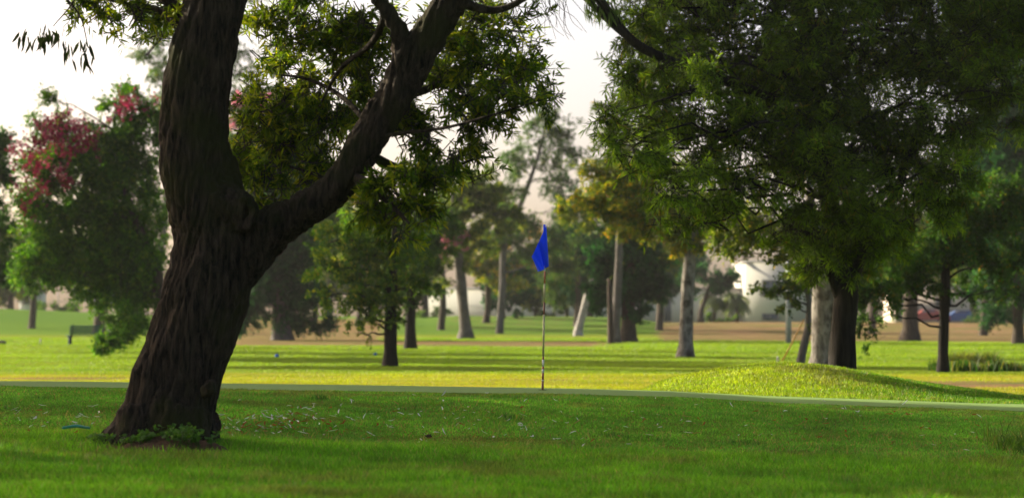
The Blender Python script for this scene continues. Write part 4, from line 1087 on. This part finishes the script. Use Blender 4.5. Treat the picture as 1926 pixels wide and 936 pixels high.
def palm(x, ytop, label, d=318, s=1.0):
    p = P(x, ytop, d); z = h1(p[0], d)
    root = empty('palm_tree', (p[0], d, z), label, 'palm tree', 'palms in front of the cream buildings')
    mb = MB(); H0 = p[2] - z
    mb.tube([(p[0], d, z - .2), (p[0] + .1, d, z + H0 * .5), (p[0], d, z + H0)], [.3, .22, .2], 10, wob=.05); mb.build('trunk', M['bark_mid'], root, True)
    V, f = [], []
    for k in range(22):
        a = R.uniform(0, 6.28); el = R.uniform(-.1, 1.1); L = 2.6 * s
        prev = np.array([p[0], d, z + H0]); dir_ = np.array([math.cos(a) * math.cos(el), math.sin(a) * math.cos(el), math.sin(el)])
        side = np.array([-math.sin(a), math.cos(a), 0])
        for j in range(12):
            dir_ = dir_ + np.array([0, 0, -.17]); dir_ /= np.linalg.norm(dir_); nxt = prev + dir_ * L / 12
            for sgn in (-1, 1):
                n0 = len(V); lw = .5 * math.sin(math.pi * (j + 1.5) / 14)
                V += [prev, nxt, nxt + sgn * side * lw + dir_ * .15 - np.array([0, 0, .18]), prev + sgn * side * lw * .95 + dir_ * .12 - np.array([0, 0, .18])]
                f.append([n0, n0 + 1, n0 + 2, n0 + 3])
            prev = nxt
    mesh_np('fronds', np.array(V), np.array(f), M['leaf_far'], root, cols=np.tile([.08, .11, .05], (len(V), 1)))
palm(1385, 560, 'small palm left of the tall cream building with the window')
palm(1342, 560, 'small palm under the low spreading dark tree', s=.8)
palm(1242, 545, 'small palm seen between the round dark tree and the peeling trunk', s=.9)
palm(1065, 560, 'small palm just left of the pale leaning stump', s=.9)
palm(1110, 545, 'small palm just right of the pale leaning stump', s=.9)

def car(x, d, label, colr, L=4.4):
    p = P(x, 600, d); z = h1(p[0], d)
    root = empty('parked_car', (p[0], d, z), label, 'car', 'cars parked beyond the far bank')
    prof = [(-.5, .35), (-.5, .75), (-.42, .92), (-.25, .98), (-.12, 1.42), (.18, 1.45), (.32, 1.0), (.48, .88), (.5, .6), (.5, .35)]
    V = [(p[0] + a * L, d + s * .85 * (1 if b < 1.1 else .8), z + b) for s in (-1, 1) for a, b in prof]
    n = len(prof)
    me = bpy.data.meshes.new('body'); me.from_pydata([tuple(np.array(v) - np.array(root.location)) for v in V], [], [list(range(n))[::-1], list(range(n, 2 * n))] + [[i, (i + 1) % n, n + (i + 1) % n, n + i] for i in range(n)])
    pm_ = plain('car_paint', colr, .3, .03); me.materials.append(pm_); link(bpy.data.objects.new('body', me), root)
    for s in (-1,):
        w = MB(); w.box((p[0] + .0 * L, d + s * .75, z + 1.2), (L * .3, .05, .3)); w.build('window', glass, root)
    for a in (-.32, .32):
        for s in (-1, 1):
            w = MB(); w.tube([(p[0] + a * L, d + s * .87, z + .33), (p[0] + a * L, d + s * .65, z + .33)], [.33, .33], 16)
            wo = w.build('wheel', plain('tyre', (.02, .02, .02), .8), root)
car(1745, 292, 'faded red car parked beyond the bank left of the slim right hand tree', (.32, .07, .06))
car(1806, 296, 'blue car parked beyond the bank right of the slim right hand tree', (.04, .09, .25), 4.6)

# scrub along the foot of the buildings
def scrub(x, y, w, hpx, d, label, cols=GRY):
    p = P(x, y, d); z = h1(p[0], d)
    r = w / F * d; hh = hpx / F * d
    root = empty('shrub', (p[0], d, z), label, 'shrub', 'shrubs along the far bank')
    V, Fc, cc, _ = crown([(p[0], d, z + hh * .45, r, r * .7, hh * .55)], .3, .16, 'quad', cols, 10, .5, .4, .9, -.2, 3000)
    mesh_np('foliage', V, Fc, M['leaf_far'], root, cols=cc)
    s = MB(); s.tube([(p[0], d, z - .1), (p[0], d, z + hh * .6)], [.06, .03], 6); s.build('stem', M['bark_mid'], root)
for a in ((815, 600, 30, 22, 283, 'grey-green shrub on the bank left of the grey trunk'), (115, 585, 55, 18, 284, 'dry grassy shrub below the wire fence'), (1030, 598, 30, 14, 286, 'low shrub on the bank behind the flag'),
          (1350, 604, 40, 12, 290, 'low shrub below the spreading dark tree'), (1880, 600, 34, 40, 275, 'dark shrub on the bank at the right edge'), (1830, 606, 26, 14, 280, 'low shrub right of the blue car')):
    scrub(*a)

# ------------------------------------------------------------------ air, sun, sky, camera
HAZE = .00009
if HAZE:
    mb = MB(); mb.box((0, 180, 29), (400, 420, 62)); hz = mb.build('haze', None)
    hz.data.materials.clear()
    m, nt, out = new_mat('thin_haze')
    pv = N(nt, 'ShaderNodeVolumePrincipled'); pv.inputs['Color'].default_value = (.93, .95, .95, 1); pv.inputs['Density'].default_value = HAZE; pv.inputs['Anisotropy'].default_value = .3
    nt.links.new(pv.outputs[0], out.inputs['Volume']); hz.data.materials.append(m)
    tag(hz, 'thin pale morning haze hanging over the course', 'haze', kind='stuff')

EL = math.radians(20); AZ = math.radians(30)   # sun to the left, 30 degrees beyond square
to_sun = Vector((-math.cos(AZ) * math.cos(EL), math.sin(AZ) * math.cos(EL), math.sin(EL)))
sl = bpy.data.lights.new('sun', 'SUN'); sl.energy = 5.0; sl.angle = math.radians(.5); sl.color = (1.0, .88, .67)
so = bpy.data.objects.new('sun', sl); COL.objects.link(so)
so.rotation_euler = to_sun.to_track_quat('Z', 'Y').to_euler(); so.location = (-30, 40, 40)
w = bpy.data.worlds.new('World'); SC.world = w; w.use_nodes = True
nt = w.node_tree; nt.nodes.clear()
sky = N(nt, 'ShaderNodeTexSky', sky_type='NISHITA'); sky.sun_disc = False; sky.sun_elevation = EL; sky.sun_rotation = math.radians(-60)
sky.dust_density = 3.6; sky.air_density = .5; sky.ozone_density = 1.0
bg = N(nt, 'ShaderNodeBackground'); bg.inputs[1].default_value = .112
wo = N(nt, 'ShaderNodeOutputWorld'); tint = N(nt, 'ShaderNodeMix', data_type='RGBA', blend_type='MULTIPLY'); tint.inputs['Factor'].default_value = 1; tint.inputs['B'].default_value = (1.12, .98, .84, 1)
nt.links.new(sky.outputs[0], tint.inputs['A']); nt.links.new(tint.outputs['Result'], bg.inputs[0]); nt.links.new(bg.outputs[0], wo.inputs[0])

cam = bpy.data.cameras.new('camera'); co = bpy.data.objects.new('camera', cam); COL.objects.link(co)
co.location = (0, 0, CAMZ); co.rotation_euler = (math.radians(90), 0, 0)
cam.lens = 100; cam.sensor_width = 36; cam.sensor_fit = 'HORIZONTAL'; cam.shift_y = (HZ - 468) / 1926
cam.clip_start = .5; cam.clip_end = 8000
cam.dof.use_dof = True; cam.dof.focus_distance = 33.0; cam.dof.aperture_fstop = 2.2
SC.camera = co
SC.view_settings.view_transform = 'Standard'; SC.view_settings.look = 'None'; SC.view_settings.gamma = 1; SC.view_settings.exposure = 1.5
cy = SC.cycles
cy.max_bounces = 8; cy.diffuse_bounces = 4; cy.transmission_bounces = 4; cy.volume_bounces = 0; cy.transparent_max_bounces = 4; cy.glossy_bounces = 2
cy.use_denoising = True
try: cy.denoiser = 'OPENIMAGEDENOISE'
except Exception: pass
cy.sample_clamp_indirect = 6
